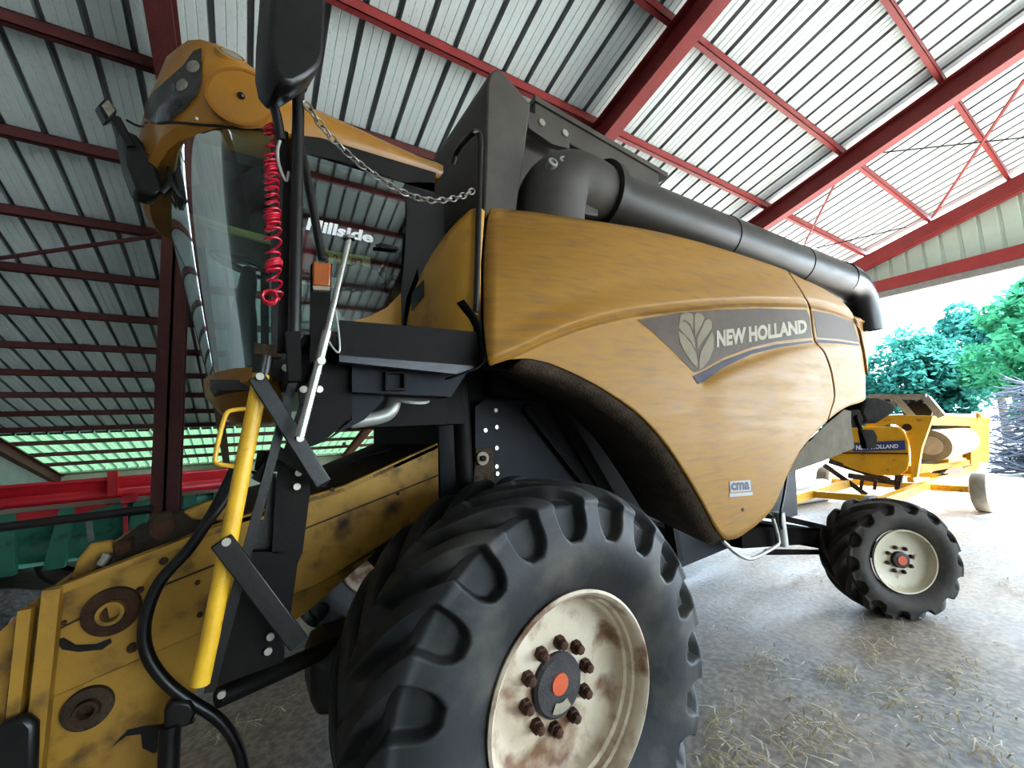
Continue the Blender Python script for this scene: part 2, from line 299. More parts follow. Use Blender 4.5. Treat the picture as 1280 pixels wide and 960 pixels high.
def copy_part(src, parent, delta, rotz=0.0, about=None):
    c = src.copy(); col.objects.link(c)
    p = WL[src]+Vector(delta)
    c.location = p; WL[c] = p; c.parent = parent; c.matrix_parent_inverse = Matrix.Translation(-WL[parent]); return c
def struct(o): o['kind'] = 'structure'; return o

def polymesh(poly2d, step):
    """fine triangulation of a flat 2-d polygon: list of 2-d points, list of faces"""
    bm = bmesh.new(); vs = [bm.verts.new((p[0], p[1], 0)) for p in poly2d]; bm.faces.new(vs)
    bmesh.ops.triangulate(bm, faces=bm.faces[:])
    for _ in range(6):
        ed = [e for e in bm.edges if e.calc_length() > step]
        if not ed: break
        bmesh.ops.subdivide_edges(bm, edges=ed, cuts=1); bmesh.ops.triangulate(bm, faces=bm.faces[:])
    bm.verts.index_update()
    P = [(v.co.x, v.co.y) for v in bm.verts]; Fc = [tuple(v.index for v in f.verts) for f in bm.faces]; bm.free(); return P, Fc
def drape(poly, fn, step=8.0):
    P, Fc = polymesh(poly, step); mb = MB(); mb.add([fn(*p) for p in P], Fc, True); return mb
def text_mesh(txt, bold=0.0, shear=0.0):
    cu = bpy.data.curves.new('t', 'FONT'); cu.body = txt; cu.offset = bold; cu.shear = shear; cu.resolution_u = 3
    o = bpy.data.objects.new('t', cu); col.objects.link(o)
    bpy.context.view_layer.update()
    me = bpy.data.meshes.new_from_object(o.evaluated_get(bpy.context.evaluated_depsgraph_get()))
    bm = bmesh.new(); bm.from_mesh(me); bmesh.ops.triangulate(bm, faces=bm.faces[:])
    V = [(v.co.x, v.co.y) for v in bm.verts]; bm.verts.index_update(); Fc = [tuple(v.index for v in f.verts) for f in bm.faces]; bm.free()
    bpy.data.objects.remove(o); bpy.data.curves.remove(cu); bpy.data.meshes.remove(me)
    x0 = min(v[0] for v in V); x1 = max(v[0] for v in V); y0 = min(v[1] for v in V); y1 = max(v[1] for v in V)
    return [((x-x0)/(x1-x0), (y-y0)/(y1-y0)) for x, y in V], Fc
def text_on(txt, quad, fn, bold=0.0, shear=0.0):
    """quad: bottom-left, bottom-right, top-right, top-left chart points; fn: chart point -> world"""
    V, Fc = text_mesh(txt, bold, shear); bl, br, tr, tl = quad; mb = MB(); vs = []
    for u, v in V:
        x = (bl[0]*(1-u)+br[0]*u)*(1-v)+(tl[0]*(1-u)+tr[0]*u)*v; y = (bl[1]*(1-u)+br[1]*u)*(1-v)+(tl[1]*(1-u)+tr[1]*u)*v
        vs.append(fn(x, y))
    mb.add(vs, Fc); return mb

# ================================================================== THE SHED
XR = [-5.98, roof_at(204, 40, -.42).x, roof_at(822, 90, -.42).x, roof_at(1176, 130, -.42).x, 14.5]
X0, X1 = -6.1, 14.7
YR, YE, YN = -4.0, 23.0, -16.0
def rz(y): return roof_z(y) if y >= YR else roof_z(YR) - TS*(YR-y)
def sheet(xa, xb, ya, yb, dz=0.0):
    mb = MB(); P = .333; xs = []
    prof = [(0, 0), (.082, 0), (.088, .008), (.094, 0), (.176, 0), (.182, .008), (.188, 0), (.268, 0), (.278, .075), (.321, .075)]
    k = math.floor(xa/P)
    while k*P < xb:
        for dx, h in prof:
            x = k*P+dx
            if xa <= x <= xb: xs.append((x, h))
        k += 1
    vs = []; n = len(xs)
    for y in (ya, yb): vs += [(x, y, rz(y)+h+dz) for x, h in xs]
    mb.rib = [xs[i][1]+xs[i+1][1] > .05 for i in range(n-1)]
    return mb.add(vs, [(i, i+1, n+i+1, n+i) for i in range(n-1)])
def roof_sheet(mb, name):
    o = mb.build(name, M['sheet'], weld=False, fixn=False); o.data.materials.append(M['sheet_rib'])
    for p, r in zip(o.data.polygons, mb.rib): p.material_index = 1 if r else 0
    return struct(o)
YS = 18.1
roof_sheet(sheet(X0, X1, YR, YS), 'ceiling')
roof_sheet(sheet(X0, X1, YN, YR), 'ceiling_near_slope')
struct(sheet(X0, X1, YS-.15, YE, -.01).build('ceiling_skylight', M['skylight'], weld=False, fixn=False))
ns = Vector((0, TS, 1)).normalized()
for i, x in enumerate(XR):                       # I-section rafters under the purlins
    for (ya, yb) in ((YR, YE), (YR, YN)):
        mb = MB(); top, D = -.15, .34
        for (w, z0, z1) in ((.20, top, top-.02), (.02, top, top-D), (.20, top-D, top-D-.022)):
            vs = []
            for y in (ya, yb):
                for sx in (-1, 1):
                    for z in (z1, z0): vs.append((x+sx*w/2, y, rz(y)+z))
            mb.add(vs, [(0, 2, 3, 1), (4, 5, 7, 6), (0, 1, 5, 4), (2, 6, 7, 3), (0, 4, 6, 2), (1, 3, 7, 5)])
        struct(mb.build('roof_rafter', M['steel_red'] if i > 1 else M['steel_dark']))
for k in range(-3, 17):
    y = 1.22+1.345*k
    if y > YE-.3: continue
    mb = MB(); z = rz(y)
    mb.box((X0+.1, y-.035, z-.145), (X1-.1, y-.028, z-.012)); mb.box((X0+.1, y-.035, z-.145), (X1-.1, y+.035, z-.135)); mb.box((X0+.1, y-.035, z-.02), (X1-.1, y+.035, z-.012))
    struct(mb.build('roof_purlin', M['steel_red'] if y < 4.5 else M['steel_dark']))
for k in range(1, 9):
    y = YR-1.345*k; z = rz(y)
    struct(MB().box((X0+.1, y-.035, z-.145), (X1-.1, y+.035, z-.012)).build('roof_purlin', M['steel_red']))
struct(MB().tube([(X0, YE-.25, rz(YE)-.03), (X1, YE-.25, rz(YE)-.03)], .075, 12).build('trim_1', M['chrome']))          # eave gutter
struct(MB().bar((X0+.02, 14.5, rz(14.5)-.12), (X0+.02, YE, rz(YE)-.12), .05, .26).build('trim_2', M['white_trim']))        # pale verge board
# diagonal rods in the roof plane
for a, b, r, m in (((1049, 219), (1006, 304), .022, 'steel_red'), ((1280, 100), (1165, 272), .026, 'steel_red'), ((1090, 192), (1280, 172), .012, 'black'), ((1020, 310), (1132, 284), .012, 'black'), ((-30, 327), (211, 293), .03, 'steel_dark')):
    pa, pb = roof_at(*a, -.33), roof_at(*b, -.33)
    struct(MB().tube([pa, pb], r, 8).build('roof_brace', M[m]))
# the steel post that carries the second rafter
pp = at(216, 420, x=XR[1]); PY = pp.y
mb = MB()
for lo, hi in (((-.115, -.13), (.115, -.112)), ((-.115, .112), (.115, .13)), ((-.012, -.13), (.012, .13))):
    mb.box((XR[1]+lo[0], PY+lo[1], 0), (XR[1]+hi[0], PY+hi[1], rz(PY)-.5))
struct(mb.build('steel_post', M['steel_dark']))
for x in XR[2:4]: struct(MB().box((x-.1, PY-.12, 0), (x+.1, PY+.12, rz(PY)-.5)).build('steel_post', M['steel_dark']))
for x in XR: struct(MB().box((x-.1, YN+.05, 0), (x+.1, YN+.25, rz(YN)-.45)).build('steel_post', M['steel_red']))
# right-hand gable: cladding over the open doorway
ZB = 5.36; YG = (ZR-.1-ZB)/TS
mb = MB(); xg = 14.62; y = -11.8
ys = []
while y < YG:
    ys += [(y, 0), (y+.24, 0), (y+.255, .035), (y+.31, .035), (y+.325, 0)]; y += .333
ys = [t for t in ys if t[0] <= YG]
vs = [];
for yy, h in ys: vs += [(xg+h, yy, ZB), (xg+h, yy, max(ZB, rz(yy)-.1))]
mb.add(vs, [(2*i, 2*i+2, 2*i+3, 2*i+1) for i in range(len(ys)-1)])
struct(mb.build('wall_right', M['cladding'], weld=False, fixn=False))
struct(MB().box((14.40, YN, ZB-.16), (14.62, YE-6, ZB+.14)).build('trim_3', M['steel_red']))       # lintel over the opening
struct(MB().box((14.42, YN, ZB-.34), (14.60, YE-6, ZB-.17)).build('trim_4', M['reel']))
struct(MB().bar((14.40, YR, rz(YR)-.34), (14.40, YE, rz(YE)-.34), .16, .30).build('trim_5', M['steel_red']))
# walls on the dark sides
struct(MB().add([(-6.05, YN, 0), (-6.05, YE, 0), (-6.05, YE, rz(YE)-.1), (-6.05, YR, rz(YR)-.1), (-6.05, YN, rz(YN)-.1)], [(0, 1, 2, 3, 4)]).build('wall_left', M['wall_grey']))
struct(MB().box((X0, YE-.05, -.2), (X1, YE+.15, rz(YE)-.01)).build('wall_back', M['block']))
XWN = 3.0
struct(MB().box((X0, YN-.2, 0), (XWN, YN, rz(YN)-.1)).build('wall_near_sky_block', M['cladding']))  # unseen wall added to hold sky light off the side panel
struct(MB().box((X0, YN-.5, -.15), (14.7, YE+.2, 0)).build('floor', M['floor']))
struct(MB().add([(-60, -70, -.02), (90, -70, -.02), (90, 80, -.02), (-60, 80, -.02)], [(0, 1, 2, 3)]).build('yard_ground', M['yard']))

# ------------------------------------------------------------------ light
w = bpy.data.worlds.new('sky'); sc.world = w; w.use_nodes = True
wn = w.node_tree.nodes; wl = w.node_tree.links; bg = wn['Background']
sky = wn.new('ShaderNodeTexSky'); sky.sky_type = 'HOSEK_WILKIE'; sky.turbidity = 4.5; sky.ground_albedo = .45
SUN = Vector((.64*math.cos(math.radians(-35)), .64*math.sin(math.radians(-35)), .77)).normalized()
sky.sun_direction = SUN
mixc = wn.new('ShaderNodeMix'); mixc.data_type = 'RGBA'; mixc.inputs[0].default_value = .55; mixc.inputs[7].default_value = (.70, .86, 1.0, 1)
wl.new(sky.outputs[0], mixc.inputs[6]); wl.new(mixc.outputs[2], bg.inputs[0]); bg.inputs[1].default_value = 3.0
sl = bpy.data.lights.new('sun', 'SUN'); sl.energy = 6.0; sl.angle = math.radians(.6); sl.color = (1, .95, .86)
so = bpy.data.objects.new('sun', sl); col.objects.link(so); so.rotation_euler = SUN.to_track_quat('Z', 'Y').to_euler(); so.location = (20, -8, 20)
sc.view_settings.view_transform = 'Standard'; sc.view_settings.look = 'Medium High Contrast'; sc.view_settings.exposure = 2.78

# ================================================================== THE COMBINE HARVESTER
CH = thing('combine_harvester', 'dusty yellow and grey combine harvester standing in the shed, cab end nearest', 'combine harvester', (2.6, 3.25, 0))

# ---- wheels
def tyre_mesh(R, half, bead, bulge, N, depth, sweep, c, NT=960, duty=.40, pend=.745):
    """tractor tyre about the Y axis, outer side toward -Y; pockets between the lugs are carved into tread and shoulder"""
    prof = []; K = 34; SW = 30                  # (y, r, tread coordinate or None)
    rs = R*.935
    for i in range(SW):
        t = i/SW
        prof.append((-half-bulge*math.sin(min(1, t*1.12)*PI)*.9-.012*t+.03*(1-t)**2, bead+(rs-bead)*t, None))
    for i in range(K+1):
        w = -1+2*i/K
        prof.append((w*half, R-(R-rs)*abs(w)**7, w))
    for i in range(SW):
        t = 1-(i+1)/SW
        prof.append((half+bulge*math.sin(min(1, t*1.12)*PI)*.9+.012*t-.03*(1-t)**2, bead+(rs-bead)*t, None))
    mb = MB(); vs = []; m = len(prof); r0 = R*pend
    for k in range(NT):
        t0 = 2*PI*k/NT
        for (y, r, w) in prof:
            d = 0; sgn = -1 if y < 0 else 1
            aw = abs(w) if w is not None else 1.0
            th = t0 + sweep*(1-aw)**.85            # rows follow the lugs, so their edges stay crisp
            if w is not None or r > r0:
                ph = (N*t0/(2*PI) + (0 if sgn < 0 else .5)) % 1.0
                u = min(ph, 1-ph)*2*PI*R/N
                hw = (1-duty)*.5*(1-.12*(1-aw))*2*PI*R/N
                if w is None:
                    rc = r0+hw*1.05; v = max(0, rc-r)/1.05; dist = math.hypot(u, v)-hw
                else: dist = u-hw
                pk = 1-sstep(-.013, .011, dist)
                if w is not None: pk *= sstep(0.0, .06, aw-.01)
                d = depth*pk
            if w is None:
                vs.append((c[0]+(r-d*.35)*math.cos(th), c[1]+y-sgn*d*.75, c[2]+(r-d*.35)*math.sin(th)))
            else:
                e = sstep(.72, 1, aw); vs.append((c[0]+(r-d*(1-.55*e))*math.cos(th), c[1]+y-sgn*d*.75*e, c[2]+(r-d*(1-.55*e))*math.sin(th)))
    fs = [(k*m+i, k*m+i+1, ((k+1) % NT)*m+i+1, ((k+1) % NT)*m+i) for k in range(NT) for i in range(m-1)]
    return mb.add(vs, fs, True)
WC = Vector((1.183, 0, .861))
def front_wheel(yo, yin, sign):
    pass
fw = sub_empty('front_wheel', (WC.x, 1.77, WC.z), CH)
tyre_mesh(.886, .345, .425, .05, 20, .078, .46, (WC.x, 1.78, WC.z)).build('tyre', M['rubber'], fw, weld=False)
rimp = [(1.465, .432), (1.445, .436), (1.438, .424), (1.450, .410), (1.480, .403), (1.500, .400), (1.508, .388), (1.535, .384), (1.545, .370), (1.575, .365), (1.600, .352), (1.612, .330), (1.614, .290), (1.610, .250), (1.604, .200), (1.602, .150), (1.602, .02)]
RY = 1.0
MB().lathe([(y, r) for y, r in rimp], (WC.x, 0, WC.z), (0, 1, 0), 72).build('rim', M['rim'], fw, label='cream painted rim with rust patches')
MB().lathe([(1.63, .135), (1.585, .132), (1.573, .118), (1.573, .075), (1.570, .001)], (WC.x, 0, WC.z), (0, 1, 0), 40).build('hub_cap', M['hub'], fw, label='dark round hub cap')
MB().lathe([(1.575, .046), (1.566, .044), (1.565, .001)], (WC.x+.0, 0, WC.z+.012), (0, 1, 0), 28).build('hub_plug', M['orange'], fw, label='orange disc in the hub cap')
MB().add([(WC.x+.10*math.cos(a)*s, 1.567, WC.z+.10*math.sin(a)*s) for s in (.62, 1.05) for a in [math.radians(240+d*10) for d in range(7)]], [(i, i+1, i+8, i+7) for i in range(6)]).build('hub_sticker', M['decal_white'], fw, label='pale worn sticker')
for k in range(10):
    a = 2*PI*k/10+.15; p = Vector((WC.x+.172*math.cos(a), 1.565, WC.z+.172*math.sin(a)))
    mb = MB().lathe([(.045, .030), (.012, .030), (.012, .021), (-.012, .021), (-.018, .012), (-.018, .0005)], p, (0, 1, 0), 6)
    mb.build('wheel_nut', M['nut'], fw)
# the far front wheel, a copy
fw2 = sub_empty('front_wheel', (WC.x, 4.73, WC.z), CH)
for o in list(fw.children):
    if o.name.split('.')[0] in ('tyre', 'rim'): copy_part(o, fw2, (0, 2.96, 0))
MB().tube([(WC.x, 2.0, WC.z), (WC.x, 4.5, WC.z)], .17, 20).build('front_axle', M['black'], CH)
MB().lathe([(1.62, .30), (1.9, .30), (2.05, .24), (2.25, .22)], (WC.x, 0, WC.z), (0, 1, 0), 32).build('final_drive', M['black'], CH)
# rear steering wheels
def rear_wheel(hub, ang, first):
    rw = sub_empty('rear_wheel', hub, CH)
    R3 = Matrix.Rotation(ang, 3, 'Z')
    def place(mb):
        mb.v = [R3 @ v + Vector(hub) for v in mb.v]; return mb
    place(tyre_mesh(.568, .205, .298, .035, 14, .062, .50, (0, 0, 0), 700, .40, .80)).build('tyre', M['rubber_rear'], rw, weld=False)
    place(MB().lathe([(-.19, .300), (-.212, .297), (-.209, .286), (-.185, .277), (-.170, .273), (-.150, .264), (-.142, .25), (-.135, .24), (-.130, .12), (-.130, .01)], (0, 0, 0), (0, 1, 0), 56)).build('rim', M['rim_rear'], rw, label='cream rim')
    place(MB().lathe([(-.12, .078), (-.165, .075), (-.170, .06), (-.170, .002)], (0, 0, 0), (0, 1, 0), 28)).build('hub_cap', M['hub'], rw)
    place(MB().lathe([(-.168, .045), (-.177, .043), (-.177, .001)], (0, 0, 0), (0, 1, 0), 24)).build('hub_plug', M['orange'], rw, label='orange disc in the hub cap')
    for k in range(8):
        a = 2*PI*k/8+.2
        place(MB().lathe([(-.12, .019), (-.152, .019), (-.162, .012), (-.162, .001)], (.118*math.cos(a), 0, .118*math.sin(a)), (0, 1, 0), 6)).build('wheel_nut', M['nut'], rw)
    return rw
# ang: axle turned so the outer face looks toward the front-left
rh = at(1110, 701, y=1.66); rear_wheel((rh.x, rh.y, .545), math.radians(-35), True)
rear_wheel((rh.x, 6.5-rh.y, .545), math.radians(-35), False)

# ---- the moulded side panel: a height field over the photograph's outline, unprojected on the machine's side
TOP = [(600, 262), (612, 260), (660, 264), (700, 270), (750, 277), (800, 285), (850, 296), (900, 310), (950, 326), (985, 339), (1000, 347), (1020, 356), (1040, 367), (1056, 380), (1066, 393), (1072, 412), (1078, 440), (1082, 468), (1084, 480)]
BOT = [(600, 456), (612, 456), (640, 449), (655, 448), (680, 452), (700, 459), (730, 473), (760, 490), (800, 519), (830, 552), (860, 597), (880, 632), (895, 660), (903, 671), (910, 675), (918, 674), (935, 664), (955, 648), (970, 628), (980, 604), (990, 582), (1003, 560), (1025, 535), (1045, 517), (1060, 508), (1078, 502), (1084, 497)]
CREASE = [(600, 458), (612, 455), (655, 437), (700, 417), (750, 401), (800, 391), (850, 385), (900, 381), (950, 379), (1005, 380), (1040, 387), (1066, 397), (1090, 404)]
VL = [(398, 795), (415, 815), (432, 832), (450, 850), (467, 866), (478, 874), (484, 880)]    # py -> px of the concave fold
LC = [(872, 484), (885, 476), (900, 467), (925, 456), (950, 447), (975, 439), (1000, 434), (1040, 429), (1090, 431)]
def panel_y(px, py):
    c = itp(CREASE, px)
    y = 1.60
    up = (c-py)/130.0
    if up > 0: y += .02*up + .14*min(up, 1.4)**2.2 - .035*(1-sstep(0, .34, up)) + .040*(1-min(1, up/.065))**1.3
    else: y += .004
    if py > c-.5:
        dn = sstep(c-.5, c+6, py)
        left = px < 700
        rec = .055
        if py < 486 and px > 640:
            v = itp(VL, py) if py > 398 else 795
            inside = sstep(v-5, v+7, px)
            inside *= (1-sstep(itp(LC, px)-5, itp(LC, px)+5, py)) if px > 872 else 1
            y += dn*(rec*inside + .034*(1-inside))
        else:
            y += .034*dn
        y -= .014*sstep(868, 910, px)*sstep(itp(LC, px)-2, itp(LC, px)+14, py)*(1-sstep(520, 620, py))
        # the skirt tucks in toward its foot
        y += .055*max(0, (py-540)/130)**1.5
    if px > 960: y += .40*((px-960)/124.0)**2.6
    if px < 622: y += .05*((622-px)/20.0)**2
    return y
def pan(px, py, off=0.0): return at(px, py, y=panel_y(px, py)-off)
SEAM = [(330, 980), (339, 985), (370, 1005), (385, 1012), (425, 1018), (440, 1030), (470, 1040), (495, 1043), (515, 1038), (540, 1030)]
LEFT = [(258, 613), (290, 607), (340, 604), (400, 604), (435, 607), (457, 611)]
VK = .42
def row_py(px, v):
    t = itp(TOP, px); b = itp(BOT, px); k = min(itp(CREASE, px), b-.5)
    if v < VK: q = v/VK; q = 1-(1-q)**1.6; return t+(k-t)*q
    q = (v-VK)/(1-VK); q = .55*q+.45*q**2.2; return k+(b-k)*q
def grid(Lf, Rf, nu, nv):
    mb = MB(); vs = []
    def edge(fn, v):
        if not isinstance(fn, list): return fn
        px = fn[3][1]
        for _ in range(8): px = itp(fn, row_py(px, v))
        return px
    for j in range(nv+1):
        v = j/nv; a_, b_ = edge(Lf, v), edge(Rf, v)
        if isinstance(Rf, list): b_ -= .9
        if Lf is SEAM: a_ += .9
        for i in range(nu+1):
            px = a_+(b_-a_)*i/nu
            vs.append(pan(px, row_py(px, v)))
    n = nu+1
    return mb.add(vs, [(j*n+i, j*n+i+1, (j+1)*n+i+1, (j+1)*n+i) for j in range(nv) for i in range(nu)], True)
ga = grid(LEFT, SEAM, 200, 110)
ga.build('side_panel', M['yellow'], CH, solid=.025, offs=-1, fixn=True)
grid(SEAM, 1082, 40, 90).build('rear_side_panel', M['yellow'], CH, solid=.025, offs=-1)
# decals on the panel
grey_poly = [(797, 400), (850, 390.5), (900, 387), (950, 385.5), (1008, 387), (1012, 395), (1014, 410), (1015, 422), (1000, 423.5), (970, 427), (940, 434), (905, 447), (880, 461), (868, 466), (850, 447), (832, 430), (815, 414)]
drape(grey_poly, lambda x, y: pan(x, y, .004), 7).build('decal_band', M['decal_grey'], CH, label='faded grey swoosh decal')
drape([(1016, 388), (1040, 392.5), (1066, 402), (1074, 428), (1050, 424), (1022, 422), (1019, 405)], lambda x, y: pan(x, y, .004), 7).build('decal_band', M['decal_grey'], CH)
blue = [(866, 470), (880, 464.5), (905, 450.5), (940, 437.5), (970, 430.5), (1015, 425.5), (1016, 428), (1000, 430), (970, 435), (940, 442.5), (905, 459), (880, 477), (873, 480)]
drape(blue, lambda x, y: pan(x, y, .005), 7).build('decal_stripe', M['decal_blue'], CH, label='dark blue curved stripe')
drape([(1022, 424), (1050, 426.5), (1074, 430), (1074, 432.5), (1050, 429.5), (1022, 428)], lambda x, y: pan(x, y, .005), 7).build('decal_stripe', M['decal_blue'], CH)
# leaf emblem: two stacked pairs of lobes and a tall middle blade
leaf = sub_empty('leaf_emblem', pan(868, 425), CH)
lobes = [[(849, 405), (851, 394), (857, 390.5), (864, 391.5), (866.5, 394), (866.5, 413), (862, 404), (856, 399)],
         [(868.5, 394), (871, 391), (877, 392.5), (880.5, 397), (878, 405), (872, 415), (869, 421), (868.5, 410)],
         [(848, 409), (850, 403), (857, 402), (863, 409), (867.5, 422), (869.5, 436), (863, 426), (855, 417)],
         [(881.5, 401), (886, 398.5), (889.5, 402), (890, 410), (884, 419), (876, 430), (872.5, 437), (871.5, 424), (876, 413)],
         [(848, 413.5), (856, 419.5), (864, 429.5), (870, 441), (872.5, 454), (871.5, 460), (864, 452), (856, 440), (850, 427)],
         [(890.5, 414), (892.5, 424), (892, 436), (887, 449), (879, 459), (874.5, 462), (874, 452), (876, 440), (883, 426)]]
for L_ in lobes: drape(L_, lambda x, y: pan(x, y, .006), 6).build('leaf_lobe', M['decal_leaf'], leaf)
text_on('NEW HOLLAND', [(896, 434.5), (1009.5, 416), (1008, 399), (896, 413)], lambda x, y: pan(x, y, .0065), .05).build('panel_lettering', M['decal_white'], CH, label='pale worn lettering')
drape([(912, 602), (938, 600), (939, 613.5), (913, 615.5)], lambda x, y: pan(x, y, .004), 8).build('sticker', M['sticker'], CH, label='small pale blue sticker')
text_on('cma', [(914, 613.5), (937, 612), (936.5, 602), (914, 603.5)], lambda x, y: pan(x, y, .006), .045).build('sticker_lettering', M['sticker_dark'], CH)
drape([(912, 617), (941, 614.8), (941, 619), (912, 621.5)], lambda x, y: pan(x, y, .004), 8).build('sticker', M['sticker'], CH)
p = pan(928, 637); MB().disc(p, (0, -1, 0), .012, .006, 12).build('bolt', M['rust'], CH)
# dark arch liner following the panel's lower edge
AR = [(x, itp(BOT, x)) for x in (655, 668, 680, 700, 730, 760, 800, 830, 850, 870, 885, 897, 905, 912)]
mb = MB(); a = [pan(x, y)+Vector((0, .02, .01)) for x, y in AR]; n = len(a)
b = [p+Vector((-.02, .10, -.05)) for p in a]; c = [p+Vector((.02, .62, .06)) for p in a]
mb.add(a+b+c, [(i, i+1, n+i+1, n+i) for i in range(n-1)]+[(n+i, n+i+1, 2*n+i+1, 2*n+i) for i in range(n-1)], True)
mb.build('wheel_arch_liner', M['greasy'], CH, solid=.015, fixn=False)
# upper lip where the panel meets the engine deck
mb = MB(); tt = [(x, itp(TOP, x)) for x in range(615, 1066, 15)]; a = [pan(x, y)+Vector((0, .02, -.01)) for x, y in tt]; n = len(a)
mb.add(a+[p+Vector((.02, .30, .0)) for p in a], [(i, i+1, n+i+1, n+i) for i in range(n-1)], True)
mb.build('panel_top_lip', M['yellow'], CH, solid=.01, fixn=False)

# ---- yellow filler panel between cab and side panel
FP = [(600, 258), (588, 262), (574, 274), (556, 294), (540, 317), (527, 341), (517, 366), (511, 390), (508, 408), (540, 413), (575, 418), (597, 424), (601, 400), (601, 330), (604, 290), (606, 264)]
def fil(px, py): return at(px, py, y=1.72+.45*max(0, (598-px)/90)**1.6)
drape(FP, fil, 9).build('corner_panel', M['yellow_shade_lift'], CH, solid=.02)
drape([(515, 366), (530, 350), (530, 371), (514, 390)], lambda x, y: fil(x, y)+Vector((-.003, -.006, 0)), 9).build('panel_slot', M['plastic'], CH, label='black slot')

# ---- hull of the machine behind the panels
mb = MB()
hp = [(1.02, 1.98), (1.02, 3.25), (5.3, 3.2), (5.7, 2.7), (5.5, 2.2), (4.3, 1.75), (3.3, 1.2), (2.3, 1.0), (1.6, 1.1), (1.02, 1.3)]
mb.prism([(x, 2.46, z) for x, z in hp], (0, 1.6, 0)); mb.build('body_shell', M['navy'], CH)
mb = MB().pxprism([(594, 508), (606, 500), (690, 500), (760, 640), (600, 660), (594, 600)], 2.36, .03)
mb.build('inner_plate', M['navy'], CH)
MB().pxprism([(690, 512), (757, 512), (885, 600), (860, 660), (770, 640)], 2.40, .03).build('inner_plate', M['navy'], CH)
MB().bar(at(657, 508, y=2.33), at(760, 640, y=2.33), .07, .05, (0, 1, 0)).build('diagonal_stay', M['black'], CH)
MB().bar(at(690, 500, y=2.31), at(765, 628, y=2.31), .10, .04, (0, 1, 0)).build('diagonal_stay', M['black'], CH)
MB().pxprism([(615, 465), (760, 500), (770, 516), (615, 492)], 2.30, .10).build('engine_deck_edge', M['black'], CH)
for i, (x, y) in enumerate([(619, 513), (620, 534), (620, 560), (620, 583), (621, 592), (606, 538)]):
    MB().disc(at(x, y, y=2.36), (0, -1, 0), .014, .012, 10).build('rivet', M['bolt'], CH)
MB().pxprism([(595, 560), (616, 560), (618, 612), (592, 612)], 2.345, .02).build('idler_plate', M['greasy'], CH)
MB().disc(at(602, 573, y=2.34), (0, -1, 0), .042, .02, 24).build('idler_pulley', M['decal_white'], CH, label='pale ring pulley')
MB().disc(at(603, 573, y=2.315), (0, -1, 0), .018, .02, 14).build('idler_bolt', M['black'], CH)
pts = [at(575, 470, y=2.25), at(583, 650, y=2.25)]; MB().tube(pts, .052, 16).build('lift_cylinder', M['black'], CH)
c0 = at(575, 582, y=2.6); MB().lathe([(-.03, .205), (-.05, .215), (-.05, .20), (-.02, .185), (-.03, .10), (-.03, .001)], c0, (0.25, 1, .05), 40).build('drive_pulley', M['yellow_old'], CH)
# belly plate behind the front tyre and under the panel foot
MB().pxprism([(842, 662), (922, 672), (918, 682), (848, 711)], 2.30, 1.5).build('belly_plate', M['navy'], CH)
MB().bar(at(836, 640, y=2.2), at(846, 700, y=2.2), .06, .08, (0, 1, 0)).build('chassis_stay', M['black'], CH)

# ---- grain tank front screen, unloading tube, tank covers
def scr(px, py): return at(px, py, y=2.02)
t1, t2, t3, t4 = scr(617, 86), scr(663, 131), scr(646, 264), scr(604, 300)
side = [scr(604, 300), scr(607, 200), scr(609, 105), scr(613, 91), scr(620, 85.5), scr(628, 88), scr(664, 130), scr(655, 200), scr(646, 264)]
MB().prism([p for p in side], (0, 2.3, 0)).build('air_screen_housing', M['grey'], CH, bevel=.015)
TY = 2.02; za = 3.62
ta = at(752, 246, y=TY); tb = at(1052, 352, y=TY)
tz = (ta.z+tb.z)/2
print('TUBE', ta, tb)
tr_ = .205
def tubep(x): return Vector((x, TY, ta.z+(tb.z-ta.z)*(x-ta.x)/(tb.x-ta.x)))
xs = [ta.x, at(900, 300, y=TY).x, at(992, 330, y=TY).x, tb.x]
ut = sub_empty('unloading_tube', tubep((ta.x+tb.x)/2), CH)
MB().tube([tubep(xs[0]), tubep(xs[1]-.006)], tr_, 36).build('tube_section', M['tube'], ut)
MB().tube([tubep(xs[1]), tubep(xs[2])], tr_+.006, 36).build('tube_section', M['tube'], ut)
MB().tube([tubep(xs[2]+.01), tubep(xs[3])], tr_+.012, 36).build('tube_section', M['tube'], ut)
# rubber spout drooping at the end
e = tubep(xs[3]); R_ = tr_+.02
MB().tube([e+Vector((-.12, 0, .01)), e+Vector((.18, 0, -.0)), e+Vector((.38, 0, -.10)), e+Vector((.50, 0, -.30)), e+Vector((.54, 0, -.52)), e+Vector((.55, 0, -.62))], [R_, R_+.01, R_+.02, R_+.02, R_+.0, R_-.01], 30, cap=False, smoothpts=2).build('rubber_spout', M['plastic'], ut, solid=.015)
# flange with bolts
f0 = tubep(xs[0]); ad = (tubep(xs[1])-f0).normalized()
MB().lathe([(-.03, tr_+.045), (.03, tr_+.045)], f0, ad, 36).lathe([(-.03, .05), (-.03, tr_+.045)], f0, ad, 36).lathe([(.03, tr_+.045), (.03, tr_)], f0, ad, 36).build('tube_flange', M['tube'], ut)
e1 = ad.cross(Vector((0, 0, 1))).normalized(); e2 = ad.cross(e1)
for k in range(12):
    a = 2*PI*k/12; MB().disc(f0+(e1*math.cos(a)+e2*math.sin(a))*(tr_+.022)+ad*.03, ad, .014, .014, 8).build('flange_bolt', M['tube'], ut)
